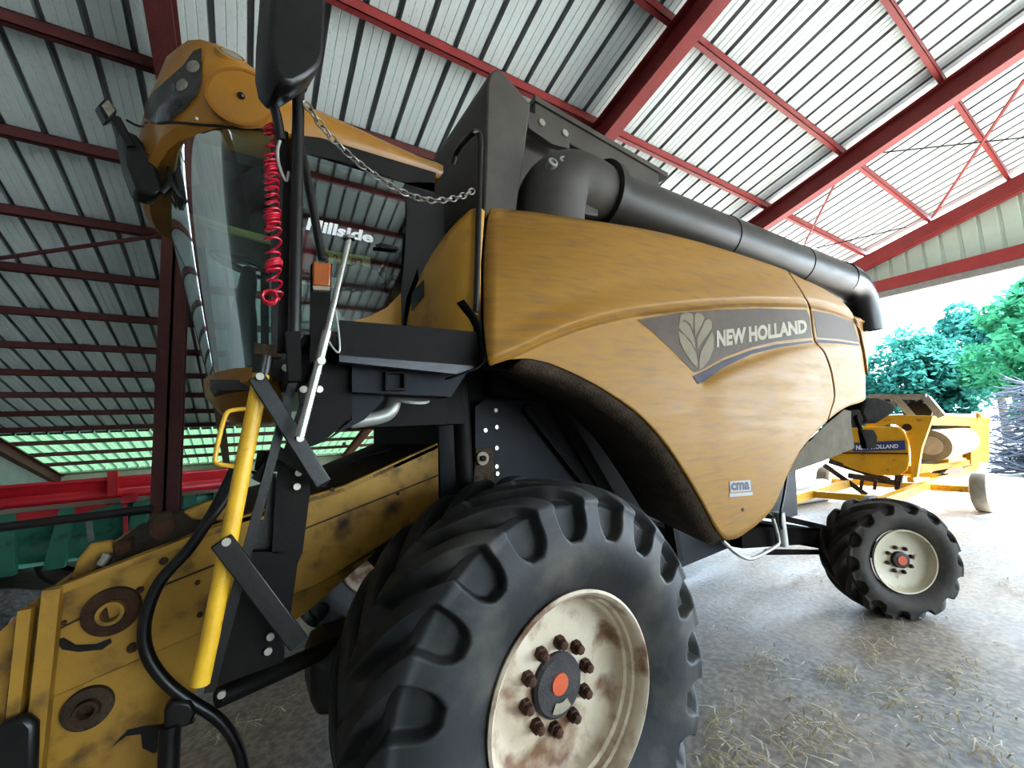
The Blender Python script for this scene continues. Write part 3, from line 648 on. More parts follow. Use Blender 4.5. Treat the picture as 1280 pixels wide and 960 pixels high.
# elbow gearbox rising out of the tank
el = at(690, 250, y=2.06)
mb = MB().tube([Vector((el.x-.02, 2.10, 2.95)), Vector((el.x-.02, 2.10, 3.30)), Vector((el.x+.0, 2.08, f0.z-.10)), Vector((el.x+.13, 2.05, f0.z+.03)), Vector((f0.x-.16, TY, f0.z+.015)), f0], [.26, .26, .265, .25, .215, .205], 28, smoothpts=2)
mb.build('tube_elbow', M['grey'], ut)
for x in (-.045, .045):
    MB().lathe([(-.05, .034), (.0, .034), (.004, .020), (-.012, .016), (-.012, .001)], at(699, 201, y=1.875)+Vector((x*1.1, 0, x*.5)), (-.15, -1, .25), 20).build('inspection_cap', M['galv'], ut)
MB().pxprism([(709, 232), (732, 225), (748, 262), (748, 270), (706, 264)], 1.93, .05).build('elbow_bracket', M['grey'], CH, bevel=.008)
MB().pxprism([(659, 138), (700, 156), (712, 165), (712, 186), (690, 180), (661, 160)], 2.34, .05).build('tank_cover_plate', M['grey'], CH)
q0 = at(663, 146, y=2.5); q1 = at(818, 228, y=2.5)
MB().bar(q0, q1, .12, .24).build('tank_cover_rail', M['grey'], CH, bevel=.01)
MB().bar(q0+Vector((.0, .02, .11)), q1+Vector((.12, .02, .07)), .20, .05).build('tank_cover_rail', M['grey'], CH)
MB().prism([(1.5, 2.5, 3.0), (1.5, 2.5, q0.z-.05), (q1.x, 2.5, q1.z-.05), (5.2, 2.5, 3.1)], (0, 1.5, 0)).build('grain_tank', M['grey'], CH)
for x, y in ((677, 154), (706, 167)): MB().disc(at(x, y, y=2.34), (0, -1, 0), .03, .012, 14).build('cover_bolt', M['bolt'], CH)
MB().box((at(915, 306, y=1.85).x-.06, 1.80, 3.22), (at(915, 306, y=1.85).x+.06, 1.86, 3.30)).build('tube_rest', M['galv'], CH)

# ---- cab
CY = 3.25
def outline(n=72, near=2.33, xr=1.02, xf=-.55, rc=.62):
    """plan outline, counter-clockwise from the near rear corner: flat sides, bulging front"""
    P = []
    hw = CY-near
    for i in range(13): P.append((xr-(xr-.15)*i/12, near))
    for i in range(1, 24):
        t = i/24; a = PI*t
        P.append((.15-(.15-xf)*math.sin(a)**.72, CY-hw*math.cos(a)))
    for i in range(13): P.append((.15+(xr-.15)*i/12, 2*CY-near))
    for i in range(1, 8): P.append((xr+.03*math.sin(PI*i/8), 2*CY-near-2*hw*i/8))
    return P
OUT = outline()
def cab_roof():
    mb = MB(); lev = [(0.0, .955), (.05, 1.0), (.25, 1.03), (.50, 1.03), (.70, .99), (.84, .93), (.94, .82), (.985, .55), (1.0, .2)]
    vs = []; n = len(OUT)
    for q, s in lev:
        for x, y in OUT:
            fr = 1-sstep(-.40, .30, x); X = .2+(x-.2)*s; Y = CY+(y-CY)*s; a = abs(y-CY)/.92
            zb = 3.63 - .06*fr - .16*fr*max(0, 1-(a/.75)**2)           # lower edge droops at the middle of the front
            zt = 3.93 + fr*(.36 - .36*max(0, 1-(a/.72)**2)*sstep(.0, .45, -x)) - .12*sstep(.2, 1.0, x)
            vs.append((X, Y, zb+(zt-zb)*q))
    m = len(lev)
    fs = [(j*n+i, j*n+(i+1) % n, (j+1)*n+(i+1) % n, (j+1)*n+i) for j in range(m-1) for i in range(n)]
    return mb.add(vs, fs+[tuple(range((m-1)*n, m*n)), tuple(range(n-1, -1, -1))], True)
cab = sub_empty('cab', (.3, CY, 2.3), CH)
rf = cab_roof(); RB = rf.bvh(); rf.build('cab_roof', M['yellow_roof'], cab)
def on_roof(px, py, off=.006):
    d = ray(px, py).normalized(); h = RB.ray_cast(CAM, d)
    if h[0] is None:
        h = RB.find_nearest(CAM+d*3.1); 
    nn = h[1] if h[1].dot(d) < 0 else -h[1]
    return h[0]+nn*off, nn
drape([(253, 62), (243, 66), (230, 84), (212, 100), (194, 116), (184, 132), (183, 148), (196, 155), (214, 152), (232, 138), (246, 122), (253, 104), (254, 82)], lambda x, y: on_roof(x, y, .008)[0], 7).build('roof_visor', M['smoke'], cab, label='smoked black lamp visor')
def lamp(px, py, rx, ring, off=.02):
    p, nn = on_roof(px, py, off)
    if ring: MB().lathe([(-.03, rx*1.5), (-.004, rx*1.4), (.000, rx*1.15), (-.012, rx)], p, nn, 28).build('lamp_bezel', M['yellow_roof'], cab)
    MB().lathe([(-.02, rx), (.0, rx*.98), (.004, rx*.6), (.005, .001)], p, nn, 28).build('work_lamp', M['lens'], cab, label='round frosted lamp')
lamp(289, 69, .050, True, .008); lamp(243, 85, .034, False, .011); lamp(229, 108, .034, False, .011)
p, nn = on_roof(302, 121, .002)
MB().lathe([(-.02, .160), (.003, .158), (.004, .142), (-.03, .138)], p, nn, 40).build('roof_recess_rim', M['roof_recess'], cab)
MB().lathe([(.001, .142), (.006, .10), (.002, .05), (.001, .001)], p, nn, 40).build('roof_recess', M['yellow_roof'], cab, label='round recessed disc')
MB().ball(p+nn*.004, .018).build('recess_knob', M['plastic'], cab)
p, nn = on_roof(247, 149); MB().ball(p, .008, 8).build('marker_bead', M['white'], cab)

MB().tube([on_roof(x, y, .002)[0] for x, y in ((182, 154), (200, 154), (215, 153), (240, 155), (270, 157), (300, 160), (334, 163))], .007, 6).build('roof_seam', M['plastic'], cab)
# glazing: windscreen wraps the front, door on the near side
def ringpt(x, y, z):
    t = (z-2.30)/(3.62-2.30); k = .52+.46*t
    X = .15+(x-.15)*(k if x < .15 else 1.0)*.93; return Vector((X, CY+(y-CY)*(.985), z))
front = [(x, y) for x, y in OUT[12:37]]
mb = MB(); n = len(front); zs = [2.36+.105*i for i in range(13)]
vs = [ringpt(x, y, z) for z in zs for x, y in front]
mb.add(vs, [(j*n+i, j*n+i+1, (j+1)*n+i+1, (j+1)*n+i) for j in range(len(zs)-1) for i in range(n-1)], True)
mb.build('windscreen', M['glass_front'], cab, fixn=False)
# cab lower body (yellow) under the windscreen and black rear wall
mb = MB(); zs = [2.12, 2.2, 2.30, 2.37]; ks = [.66, .86, 1.0, 1.02]
vs = []
for z, k in zip(zs, ks):
    for x, y in front: p = ringpt(x, y, 2.36); vs.append((.2+(p.x-.2)*k-.02*(k > .9), CY+(p.y-CY)*min(k, 1.0), z))
mb.add(vs, [(j*n+i, j*n+i+1, (j+1)*n+i+1, (j+1)*n+i) for j in range(3) for i in range(n-1)]+[tuple(range(n))], True)
mb.build('cab_base', M['yellow_roof'], cab, solid=.01)
NY = 2.345
# A pillars and B pillars
for yy in (NY, 2*CY-NY):
    MB().bar((.13, yy, 2.3), (.11, yy, 3.56), .06, .06).build('front_pillar', M['plastic'], cab)
    MB().box((.86, yy-.03, 2.25), (1.04, yy+.03, 3.52)).build('rear_pillar', M['plastic'], cab)
# near door: black frame with rounded lower rear corner, tinted glass
DG = [(372, 190), (420, 200), (470, 214), (507, 228), (509, 260), (506, 320), (500, 365), (484, 384), (455, 398), (430, 404), (372, 404)]
def door(px, py, o=0.0): return at(px, py, y=NY-.035-o)
drape(DG, lambda x, y: door(x, y), 12).build('door_glass', M['glass_side'], cab, fixn=False)
fr = [(366, 160), (545, 212), (541, 262), (522, 330), (505, 398), (507, 260), (505, 229), (366, 190)]
mb = MB().prism([door(*p) for p in [(366, 168), (400, 172), (545, 216), (543, 240), (505, 229), (366, 188)]], (0, .04, 0)); mb.build('door_frame', M['plastic'], cab)
mb = MB().prism([door(*p) for p in [(543, 228), (541, 266), (524, 330), (508, 372), (504, 409), (497, 409), (499, 384), (504, 340), (507, 290), (506, 228)]], (0, .05, 0)); mb.build('door_post', M['plastic'], cab)
mb = MB().prism([door(*p, .005) for p in [(436, 403), (460, 396), (484, 384), (501, 366), (502, 410), (440, 412)]], (0, .04, 0)); mb.build('door_lower_panel', M['yellow_shade_lift'], cab, label='yellow lower door corner')
MB().tube([door(497, 311, .02), door(475, 306, .03), door(470, 308, .02)], .012, 8).build('door_handle', M['plastic'], cab)
text_on('Hillside', [(382, 287), (466, 304), (468, 291), (386, 272)], lambda x, y: door(x, y, .004), .04).build('door_lettering', M['white'], cab, label='white lettering on the glass')
# cab interior
MB().box((-.15, 2.40, 2.26), (1.0, 4.10, 2.31)).build('cab_floor', M['plastic'], cab)
MB().box((.97, 2.42, 2.3), (1.03, 4.08, 3.45)).build('cab_rear_wall', M['plastic'], cab)
FYc = 2*CY-NY
drape([(0.12, 2.4), (.86, 2.4), (.86, 3.45), (.12, 3.45)], lambda x, z: Vector((x, FYc, z)), .5).build('far_door_glass', M['glass_side'], cab, fixn=False)
MB().box((.42, 2.95, 2.31), (.86, 3.45, 2.62)).build('seat_base', M['seat'], cab, bevel=.05)
MB().box((-.25, 2.5, 3.50), (.98, 4.0, 3.56)).build('headliner', M['plastic'], cab)
MB().box((.78, 2.93, 2.6), (.93, 3.47, 3.22)).build('seat_back', M['seat'], cab, bevel=.07)
mb = MB().ball(at(452, 370, y=2.62), (.16, .14, .20), 20); mb.build('armrest_console', M['seat'], cab)
MB().tube([at(487, 398, y=2.5), at(480, 345, y=2.5), at(492, 322, y=2.5), at(500, 316, y=2.5)], .008, 8, smoothpts=2).build('door_cable', M['plastic'], cab)
bp_ = [at(*p, y=yy) for p, yy in (((228, 268), 3.0), ((280, 285), 2.75), ((345, 303), 2.42))]
MB().tube(bp_, .022, 8).build('blind_bar', M['plate_yellow'], cab, label='pale bottom bar of the sun blind')
mb = MB(); up_ = [v+Vector((-.03, 0, .40)) for v in bp_]; mb.add(bp_+up_, [(0, 1, 4, 3), (1, 2, 5, 4)]); mb.build('sun_blind', M['blind'], cab, fixn=False)
# steering column and wheel, seen through the windscreen
sp = lambda px, py, y=3.0: at(px, py, y=y)
mb = MB().tube([sp(305, 462), sp(303, 440), sp(304, 420), sp(306, 398), sp(305, 380), sp(309, 362), sp(311, 345), sp(310, 335)], [.095, .10, .10, .085, .055, .095, .05, .035], 18, smoothpts=2); mb.build('steering_column', M['plastic'], cab)
wc = sp(304, 332); nn = Vector((.30, -.12, 1)).normalized(); e1 = nn.cross(Vector((0, 1, 0))).normalized(); e2 = nn.cross(e1)
ring = [wc+(e1*math.cos(2*PI*k/36)+e2*math.sin(2*PI*k/36))*.175 for k in range(36)]
MB().tube(ring, .015, 10, closed=True).build('steering_wheel', M['plastic'], cab)
for k in (2, 14, 26): MB().tube([wc-nn*.02, ring[k]], .012, 8).build('wheel_spoke', M['plastic'], cab)
# strip with figures on the far glass
drape([(404, 312), (463, 321), (463, 334), (404, 326)], lambda x, y: door(x, y, -.02), 20).build('number_strip', M['plate_yellow'], cab, label='yellowish strip with red figures')
text_on('82', [(438.5, 331), (454, 333), (454, 324), (438.5, 322)], lambda x, y: door(x, y, -.017), .03).build('strip_figures', M['plate_red'], cab)
text_on('2 21', [(405, 326), (428, 329), (428, 319.5), (405, 316.5)], lambda x, y: door(x, y, -.017), .02).build('strip_figures', M['plate_red'], cab)

# ---- platform, handrails, ladder
PYY = 1.70
P = lambda px, py, y=PYY: at(px, py, y=y)
MB().prism([P(424, 400), P(598, 415), P(600, 458), P(424, 444)], (0, .02, 0)).build('platform_toe_plate', M['black'], CH)
MB().prism([P(424, 444), P(600, 458), P(575, 468), P(424, 452)], (0, .05, 0)).build('platform_edge', M['plastic'], CH)
mb = MB(); a, b = P(380, 448), P(600, 458)
mb.box((a.x, PYY+.01, 2.36), (1.05, 2.34, 2.40)); mb.build('platform_floor', M['black'], CH)
MB().prism([P(440, 456, 1.8), P(586, 462, 1.8), P(564, 496, 1.8), P(440, 490, 1.8)], (0, .12, 0)).build('platform_beam', M['navy'], CH)
bb = [(482, 464), (508, 464), (508, 488), (482, 488)]; bi = [(485, 467), (505, 467), (505, 485), (485, 485)]
mb = MB(); q = [P(*p, 1.77) for p in bb]+[P(*p, 1.77) for p in bi]
mb.add(q+[v+Vector((0, .2, 0)) for v in q], [(0, 1, 5, 4), (1, 2, 6, 5), (2, 3, 7, 6), (3, 0, 4, 7), (4, 5, 13, 12), (5, 6, 14, 13), (6, 7, 15, 14), (7, 4, 12, 15), (0, 1, 9, 8), (1, 2, 10, 9), (2, 3, 11, 10), (3, 0, 8, 11)])
mb.build('box_section', M['black'], CH)
# handrail at the rear of the platform, with its foot plate
MB().tube([P(566, 205, 2.0), P(572, 186, 1.95), P(590, 166), P(597, 164), P(600.5, 172), P(600, 200), P(598, 280), P(595, 390)], .015, 10, smoothpts=2).build('handrail', M['plastic'], CH)
st = [(580, 374), (596, 394), (602, 405), (606, 440), (607, 452), (598, 461), (565, 473)]
mb = MB(); a = [P(*p, 1.67) for p in st]; n = len(a); mb.add(a+[v+Vector((-.008, .055, 0)) for v in a], [(i, i+1, n+i+1, n+i) for i in range(n-1)]); mb.build('rail_strap', M['black'], CH, solid=.008)
MB().prism([P(606, 432, 1.69), P(614, 437, 1.69), P(614, 443, 1.69), P(606, 454, 1.69)], (0, .03, 0)).build('rail_foot', M['black'], CH)
# front post carrying the mirror
MB().tube([P(373.5, 105, 1.62), P(367.5, 445, 1.62)], .021, 14).build('mirror_post', M['plastic'], CH)
MB().prism([P(357, 414, 1.59), P(376, 414, 1.59), P(377, 476, 1.59), P(361, 476, 1.59)], (0, .06, 0)).build('post_socket', M['black'], CH)
MB().ball(P(374, 106, 1.62), .03, 12).build('post_knuckle', M['plastic'], CH)
mi = [(338, -60), (404, -60), (404.5, -5), (403, 40), (401, 78), (395, 92), (380, 104), (362, 114), (348, 112), (336, 97), (330.5, 70), (332, 20)]
mb = MB(); front_ = [P(*p, 1.48) for p in mi]; cc = sum(front_, Vector())/len(front_)
rear_ = [cc+(v-cc)*.86+Vector((-.04, .16, 0)) for v in front_]; mid_ = [v+Vector((-.015, .07, 0)) for v in front_]; inn = [cc+(v-cc)*.93+Vector((.01, -.03, 0)) for v in front_]
n = len(mi); mb.add(inn+front_+mid_+rear_, [(j*n+i, j*n+(i+1) % n, (j+1)*n+(i+1) % n, (j+1)*n+i) for j in range(3) for i in range(n)]+[tuple(range(n)), tuple(range(3*n, 4*n))], False)
mb.build('mirror_housing', M['plastic'], CH, bevel=.012)
MB().tube([P(343, 88, 1.60), P(339, 105, 1.60), P(340, 125, 1.61), P(347, 148, 1.62), P(351, 175, 1.63)], .017, 10, smoothpts=2).build('mirror_arm', M['plastic'], CH)
MB().prism([P(348, 160, 1.66), P(360, 165, 1.66), P(363, 230, 1.66), P(360, 440, 1.66), P(347, 440, 1.66), P(351, 300, 1.66), P(355, 225, 1.66), P(347, 200, 1.66)], (0, .03, 0)).build('cab_corner_rail', M['black'], CH)
MB().tube([P(350, 176, 1.63), P(346, 190, 1.63), P(349, 210, 1.63), P(358, 230, 1.64), P(361, 215, 1.64)], .006, 8, smoothpts=2).build('mirror_cable', M['galv'], CH)
MB().tube([P(376, 182, 1.70), P(391, 260, 1.70), P(403, 325, 1.70)], .016, 10).build('grab_rail', M['plastic'], CH)
# lamp bracket with the amber marker
MB().prism([P(389, 330, 1.68), P(415, 330, 1.68), P(411, 430, 1.68), P(405, 452, 1.68), P(388, 452, 1.68)], (0, .03, 0)).build('lamp_bracket', M['black'], CH)
MB().prism([P(391, 327, 1.66), P(395, 325.5, 1.66), P(400, 328, 1.66), P(408, 328, 1.66), P(412, 326.5, 1.66), P(414, 331, 1.66), P(413, 358, 1.66), P(391, 357, 1.66)], (0, .05, 0)).build('marker_lamp', M['amber'], CH, label='amber marker lamp', bevel=.006)
MB().prism([P(391, 357, 1.66), P(413, 358, 1.66), P(412, 363, 1.66), P(392, 362, 1.66)], (0, .05, 0)).build('lamp_foot', M['decal_white'], CH)
MB().tube([P(416, 375, 1.66), P(421, 397, 1.66), P(425, 430, 1.66), P(424, 444, 1.66), P(412, 430, 1.66), P(408, 418, 1.66)], .004, 6, smoothpts=2).build('lamp_cable', M['galv'], CH)
# gas strut
MB().tube([P(436, 300, 1.60), P(409, 414, 1.58)], .011, 12).build('strut_rod', M['chrome'], CH, label='thin polished rod')
MB().tube([P(409, 414, 1.58), P(375, 546, 1.57)], .016, 12).build('strut_rod', M['chrome'], CH)
MB().disc(P(436, 299, 1.60), (0, 0, 1), .022, .01, 14).build('strut_cap', M['chrome'], CH)
MB().disc(P(401, 452, 1.56), (0, -1, 0), .014, .02, 10).build('strut_clip', M['bolt'], CH)
# ladder frame
LY = 1.84
L = lambda px, py, y=LY: at(px, py, y=y)
MB().prism([L(271, 858), L(355, 827), L(356, 800), L(363, 770), L(372, 705), L(378, 690), L(307, 690)], (0, .03, 0)).build('ladder_plate', M['black'], CH)
MB().prism([L(340, 692), L(378, 692), L(388, 612), L(384, 560), L(405, 552), L(440, 520), L(440, 455), L(395, 452), L(384, 480), L(356, 560), L(345, 600)], (0, .03, 0)).build('ladder_bracket', M['black'], CH)
MB().bar(L(366, 478, 1.80), L(262, 862, 1.78), .03, .045, (0, 1, 0)).build('ladder_rail', M['plastic'], CH)
MB().bar(L(345, 565), L(320, 600), .03, .10, (0, 1, 0)).build('ladder_brace', M['black'], CH)
MB().prism([L(322, 563), L(352, 566), L(350, 590), L(318, 588)], (0, .03, 0)).build('ladder_rung', M['black'], CH)
MB().prism([L(311, 588, 1.9), L(345, 592, 1.9), L(340, 692, 1.9), L(306, 690, 1.9), L(314, 655, 1.9), L(330, 650, 1.9), L(335, 610, 1.9)], (0, .02, 0)).build('ladder_back_plate', M['plastic'], CH)
MB().prism([L(385, 480, 1.75), L(403, 470, 1.75), L(407, 478, 1.75), L(405, 500, 1.75), L(375, 505, 1.75), L(372, 486, 1.75)], (0, .02, 0)).build('hinge_plate', M['black'], CH)
ya = 1.72
def bar_px(a, b, w, y, th=.02):
    A, B_ = at(*a, y=y), at(*b, y=y); d = (B_-A).normalized(); s_ = Vector((d.z, 0, -d.x))*w/2
    return MB().prism([A-s_, A+s_, B_+s_, B_-s_], (0, th, 0))
bar_px((320, 470), (405, 605), .056, 1.70).build('ladder_link', M['plastic'], CH, bevel=.004)
bar_px((276, 676), (374, 806), .064, 1.70).build('ladder_link', M['plastic'], CH, bevel=.004)
bar_px((340, 560), (410, 604), .04, 1.78).build('ladder_link', M['black'], CH)
mb = MB().tube([L(327, 466, 1.76), L(291, 650, 1.76), L(262, 800, 1.76), L(250, 855, 1.76)], .0275, 18); mb.build('ladder_handrail', M['yellow_rail'], CH, label='bright yellow tubular handrail')
MB().tube([L(331, 445, 1.76), L(326, 468, 1.76)], .031, 16).build('rail_collar', M['plastic'], CH)
MB().tube([L(318, 511, 1.76), L(290, 512, 1.76), L(281, 517, 1.76), L(268, 572, 1.76), L(270, 580, 1.76), L(299, 584, 1.76)], .008, 10, smoothpts=2).build('grab_loop', M['yellow_rail'], CH)
for x, y in ((325, 471), (375, 548), (373, 591), (371, 608), (338, 795), (335, 813), (283, 677), (379, 487), (399, 487), (397, 466), (357, 460)):
    MB().disc(at(x, y, y=1.69 if (x, y) not in ((373, 591), (371, 608), (338, 795), (335, 813)) else 1.835), (0, -1, 0), .013, .012, 12).build('frame_bolt', M['bolt'], CH)
MB().tube([L(272, 872, 1.9), L(350, 838, 2.0), L(445, 795, 2.2)], .034, 12).build('lower_tie_bar', M['black'], CH)
MB().disc(L(277, 867, 1.80), (0, -1, 0), .012, .012, 10).build('frame_bolt', M['bolt'], CH)
MB().box((.25, 2.05, .80), (.72, 2.42, 1.10)).build('axle_bracket', M['plastic'], CH, bevel=.08)
MB().box((at(360, 452, y=1.9).x, 1.9, 2.24), (at(440, 455, y=1.9).x, 2.3, 2.36)).build('platform_bracket', M['black'], CH)
MB().prism([P(318, 428, 1.75), P(346, 432, 1.75), P(352, 446, 1.75), P(330, 447, 1.75), P(318, 443, 1.75)], (0, .05, 0)).build('rail_bracket', M['greasy'], CH)
# light pipe with round plate under the platform
MB().tube([L(438, 527, 1.95), L(470, 523, 1.95), L(487, 517, 1.95), L(493, 505, 1.95), L(494, 490, 1.95)], .032, 16, smoothpts=2).build('breather_pipe', M['galv'], CH, label='light grey elbow pipe')
MB().disc(L(512, 499, 1.92), (.05, -.35, 1), .095, .012, 28).build('round_plate', M['galv'], CH, label='light grey round plate')
MB().prism([L(440, 455, 1.88), L(440, 525, 1.88), L(405, 553, 1.88), L(425, 540, 1.88), L(455, 525, 1.88), L(480, 500, 1.88), L(480, 456, 1.88)], (0, .03, 0)).build('support_plate', M['navy'], CH)
MB().box((at(440, 470, y=2.1).x, 2.2, 2.05), (1.1, 2.6, 2.3)).build('cab_subframe', M['black'], CH)
# safety chain across the platform
ch = sub_empty('safety_chain', at(480, 235, y=1.68), CH)
cp = [(381, 128), (398, 152), (414, 172), (432, 190), (452, 207), (474, 223), (498, 238), (520, 247), (540, 251), (560, 250), (576, 246), (592, 238)]
W3 = [at(x, y, y=1.60+.08*i/11) for i, (x, y) in enumerate(cp)]
MBt = MB(); pts = []
for i in range(len(W3)-1):
    for k in range(8): pts.append(W3[i].lerp(W3[i+1], k/8))
pts.append(W3[-1]); acc = 0; s_ = [0]
for a, b in zip(pts, pts[1:]): acc += (b-a).length; s_.append(acc)
NL = 27; pitch = acc/NL
def at_s(t):
    for i in range(len(s_)-1):
        if t <= s_[i+1]: return pts[i].lerp(pts[i+1], (t-s_[i])/max(1e-6, s_[i+1]-s_[i]))
    return pts[-1]
for k in range(NL):
    a, b = at_s(k*pitch), at_s((k+1)*pitch); d = (b-a).normalized(); c = (a+b)/2
    h = d.cross(Vector((0, 1, 0))).normalized(); sd = h if k % 2 == 0 else d.cross(h)
    loop = [c+d*(pitch*.68)*math.cos(2*PI*j/14)+sd*.013*math.sin(2*PI*j/14) for j in range(14)]
    MB().tube(loop, .0038, 7, closed=True).build('chain_link', M['chain'], ch)
# red coiled cable
cpts = []; A, B_ = at(338, 158, y=1.66), at(343, 372, y=1.60)
turns = 30
for i in range(turns*14+1):
    t = i/(turns*14); c = A.lerp(B_, t)
    r = .017+.006*sstep(.0, .6, t)+.003*math.sin(t*40); tt = t+.012*math.sin(t*31)
    a = 2*PI*turns*tt
    cpts.append(c+Vector((r*math.cos(a), r*math.sin(a), .02*math.sin(t*23)+.012*math.cos(a))))
MB().tube(cpts, .0042, 6).build('coiled_cable', M['red_cable'], CH, label='red coiled cable')
eb = at(337, 372, y=1.58); MB().tube([eb+Vector((.022*math.cos(2*PI*k/8), -.02+.006*k/4, .022*math.sin(2*PI*k/8))) for k in range(25)], .0045, 6).build('coiled_cable', M['red_cable'], CH)
# far mirror and lamp arm to the left of the cab
fy = 2.75
G = lambda px, py, y=fy: at(px, py, y=y)
MB().prism([G(150, 158), G(172, 168), G(180, 178), G(196, 205), G(206, 238), G(196, 246), G(172, 238), G(160, 205)], (-.05, .14, 0)).build('far_mirror', M['plastic'], CH, bevel=.02)
MB().prism([G(123, 131), G(134, 120), G(147, 138), G(143, 148), G(134, 152)], (-.03, .06, .0)).build('front_work_lamp', M['plastic'], CH, bevel=.008)
MB().prism([G(127, 132, fy-.01), G(135, 124, fy-.01), G(144, 138, fy-.01), G(136, 146, fy-.01)], (0, .01, 0)).build('lamp_glass', M['lens'], CH)
MB().tube([G(145, 148), G(154, 165), G(165, 185)], .022, 10).build('lamp_arm', M['plastic'], CH)
MB().tube([G(158, 150), G(172, 158), G(182, 158), G(200, 156)], .006, 8, smoothpts=2).build('lamp_wire', M['plastic'], CH)
MB().tube([G(186, 196), G(204, 190), G(214, 205), G(213, 232), G(203, 242)], .018, 10, smoothpts=2).build('far_mirror_arm', M['plastic'], CH)
MB().tube([G(203, 235), G(212, 246), G(222, 262)], .006, 8).build('far_mirror_wire', M['plastic'], CH)

# ---- feeder house
FY = 2.44
H = lambda px, py, y=FY: at(px, py, y=y)
fu = [H(70, 733), H(285, 650), H(430, 607), H(548, 553), H(549, 636), H(400, 730), H(254, 790), H(54, 878)]
MB().prism(fu, (0, .03, 0)).build('feeder_side_plate', M['yellow_old'], CH, bevel=.006)
fl = [H(56, 872, 2.48), H(254, 786, 2.48), H(400, 728, 2.48), H(470, 690, 2.48), H(380, 768, 2.48), H(250, 850, 2.48), H(230, 900, 2.48), H(205, 1010, 2.48), H(40, 1040, 2.48)]
MB().prism(fl, (0, 1.55, 0)).build('feeder_lower_body', M['yellow_old'], CH)
ft = [H(70, 733), H(285, 650), H(430, 607), H(548, 553)]
mb = MB(); a = [v+Vector((0, .0, -.012)) for v in ft]; n = 4; mb.add(a+[v+Vector((0, 1.6, 0)) for v in a], [(i, i+1, n+i+1, n+i) for i in range(n-1)]); mb.build('feeder_top', M['greasy'], CH, solid=.02)
mb = MB().bar(H(62, 742, 2.42), H(290, 655, 2.42), .03, .03); mb.build('feeder_top_flange', M['yellow_old'], CH)
# weld / press line along the side plate
MB().bar(H(196, 735, FY-.002), H(548, 594, FY-.002), .006, .008).build('press_line', M['greasy'], CH)
MB().bar(H(66, 790, FY-.002), H(110, 768, FY-.002), .006, .008).build('press_line', M['greasy'], CH)
def boss(px, py, r, y, m1, m2, ring=True):
    c = at(px, py, y=y)
    MB().lathe([(.02, r), (-.012, r*.97), (-.018, r*.80), (-.016, r*.52)], c, (0, 1, 0), 36).build('bearing_flange', m1, CH)
    MB().lathe([(.0, r*.50), (-.035, r*.47), (-.035, r*.33), (.005, r*.30), (.005, .001)], c, (0, 1, 0), 30).build('bearing_hub', m2, CH)
boss(140, 764, .095, FY-.01, M['rust'], M['yellow_old'])
MB().pxprism([(108, 772), (132, 757), (138, 785), (120, 798), (106, 788)], FY-.02, .02).build('bearing_housing', M['rust'], CH, bevel=.01)
boss(110, 885, .080, 2.47, M['greasy'], M['rust'])
for x, y, r in ((175, 737, .014), (205, 701, .016), (166, 809, .02), (250, 768, .012), (247, 728, .010), (80, 778, .009), (240, 900, .012), (430, 555, .01), (415, 612, .012), (497, 617, .010)):
    MB().disc(at(x, y, y=FY), (0, -1, 0), r, .008, 12).build('feeder_bolt', M['rust'], CH)
# dark slot openings
drape([(68, 800), (80, 797), (95, 806), (120, 805), (138, 798), (140, 803), (128, 812), (98, 815), (78, 812)], lambda x, y: at(x, y, y=FY-.004), 14).build('side_slot', M['plastic'], CH)
drape([(138, 935), (160, 912), (182, 907), (205, 905), (212, 930), (192, 942), (178, 935), (176, 918), (158, 920)], lambda x, y: at(x, y, y=2.476), 14).build('side_slot', M['plastic'], CH)
# front mounting frame at the picture's left edge
for (a, b, w_, m) in (((67, 735), (38, 1010), .05, 'yellow_old'), ((34, 760), (8, 1000), .035, 'yellow_old')):
    MB().bar(at(*a, y=2.40), at(*b, y=2.40), w_, .05, (0, 1, 0)).build('mount_frame_post', M[m], CH)
MB().prism([H(0, 790, 2.45), H(36, 755, 2.45), H(66, 738, 2.45), H(50, 890, 2.45), H(34, 1010, 2.45), H(-40, 1010, 2.45)], (0, 1.6, 0)).build('mount_frame', M['yellow_old'], CH)
MB().bar(H(28, 770, 2.43), H(2, 985, 2.43), .02, .03, (0, 1, 0)).build('frame_seam', M['greasy'], CH)
MB().prism([H(-10, 912, 2.32), H(20, 898, 2.32), H(36, 896, 2.32), H(46, 906, 2.32), H(44, 985, 2.32), H(-10, 985, 2.32)], (0, .05, 0)).build('frame_shoe', M['plastic'], CH, bevel=.02)
MB().prism([H(42, 896, 2.39), H(60, 896, 2.39), H(46, 1000, 2.39), H(30, 1000, 2.39)], (0, .04, 0)).build('frame_bar', M['yellow_old'], CH)
# brackets and pivots on the top
MB().prism([H(88, 725, 2.55), H(96, 700, 2.55), H(112, 680, 2.55), H(140, 676, 2.55), H(146, 690, 2.55), H(124, 706, 2.55), H(112, 722, 2.55)], (0, .05, 0)).build('lift_bracket', M['yellow_old'], CH, bevel=.01)
MB().prism([H(140, 680, 2.52), H(162, 674, 2.52), H(164, 690, 2.52), H(142, 700, 2.52)], (0, .1, 0)).build('lift_bracket', M['rust'], CH, bevel=.01)
MB().tube([H(128, 706, 2.50), H(137, 692, 2.50)], .022, 12).build('pivot_pin', M['chrome'], CH)
MB().prism([H(184, 650, 2.5), H(196, 642, 2.5), H(212, 640, 2.5), H(216, 660, 2.5), H(186, 672, 2.5)], (0, .08, 0)).build('pivot_block', M['greasy'], CH, bevel=.01)
MB().disc(H(205, 658, 2.46), (0, -1, 0), .045, .05, 18).build('pivot_boss', M['rust'], CH)
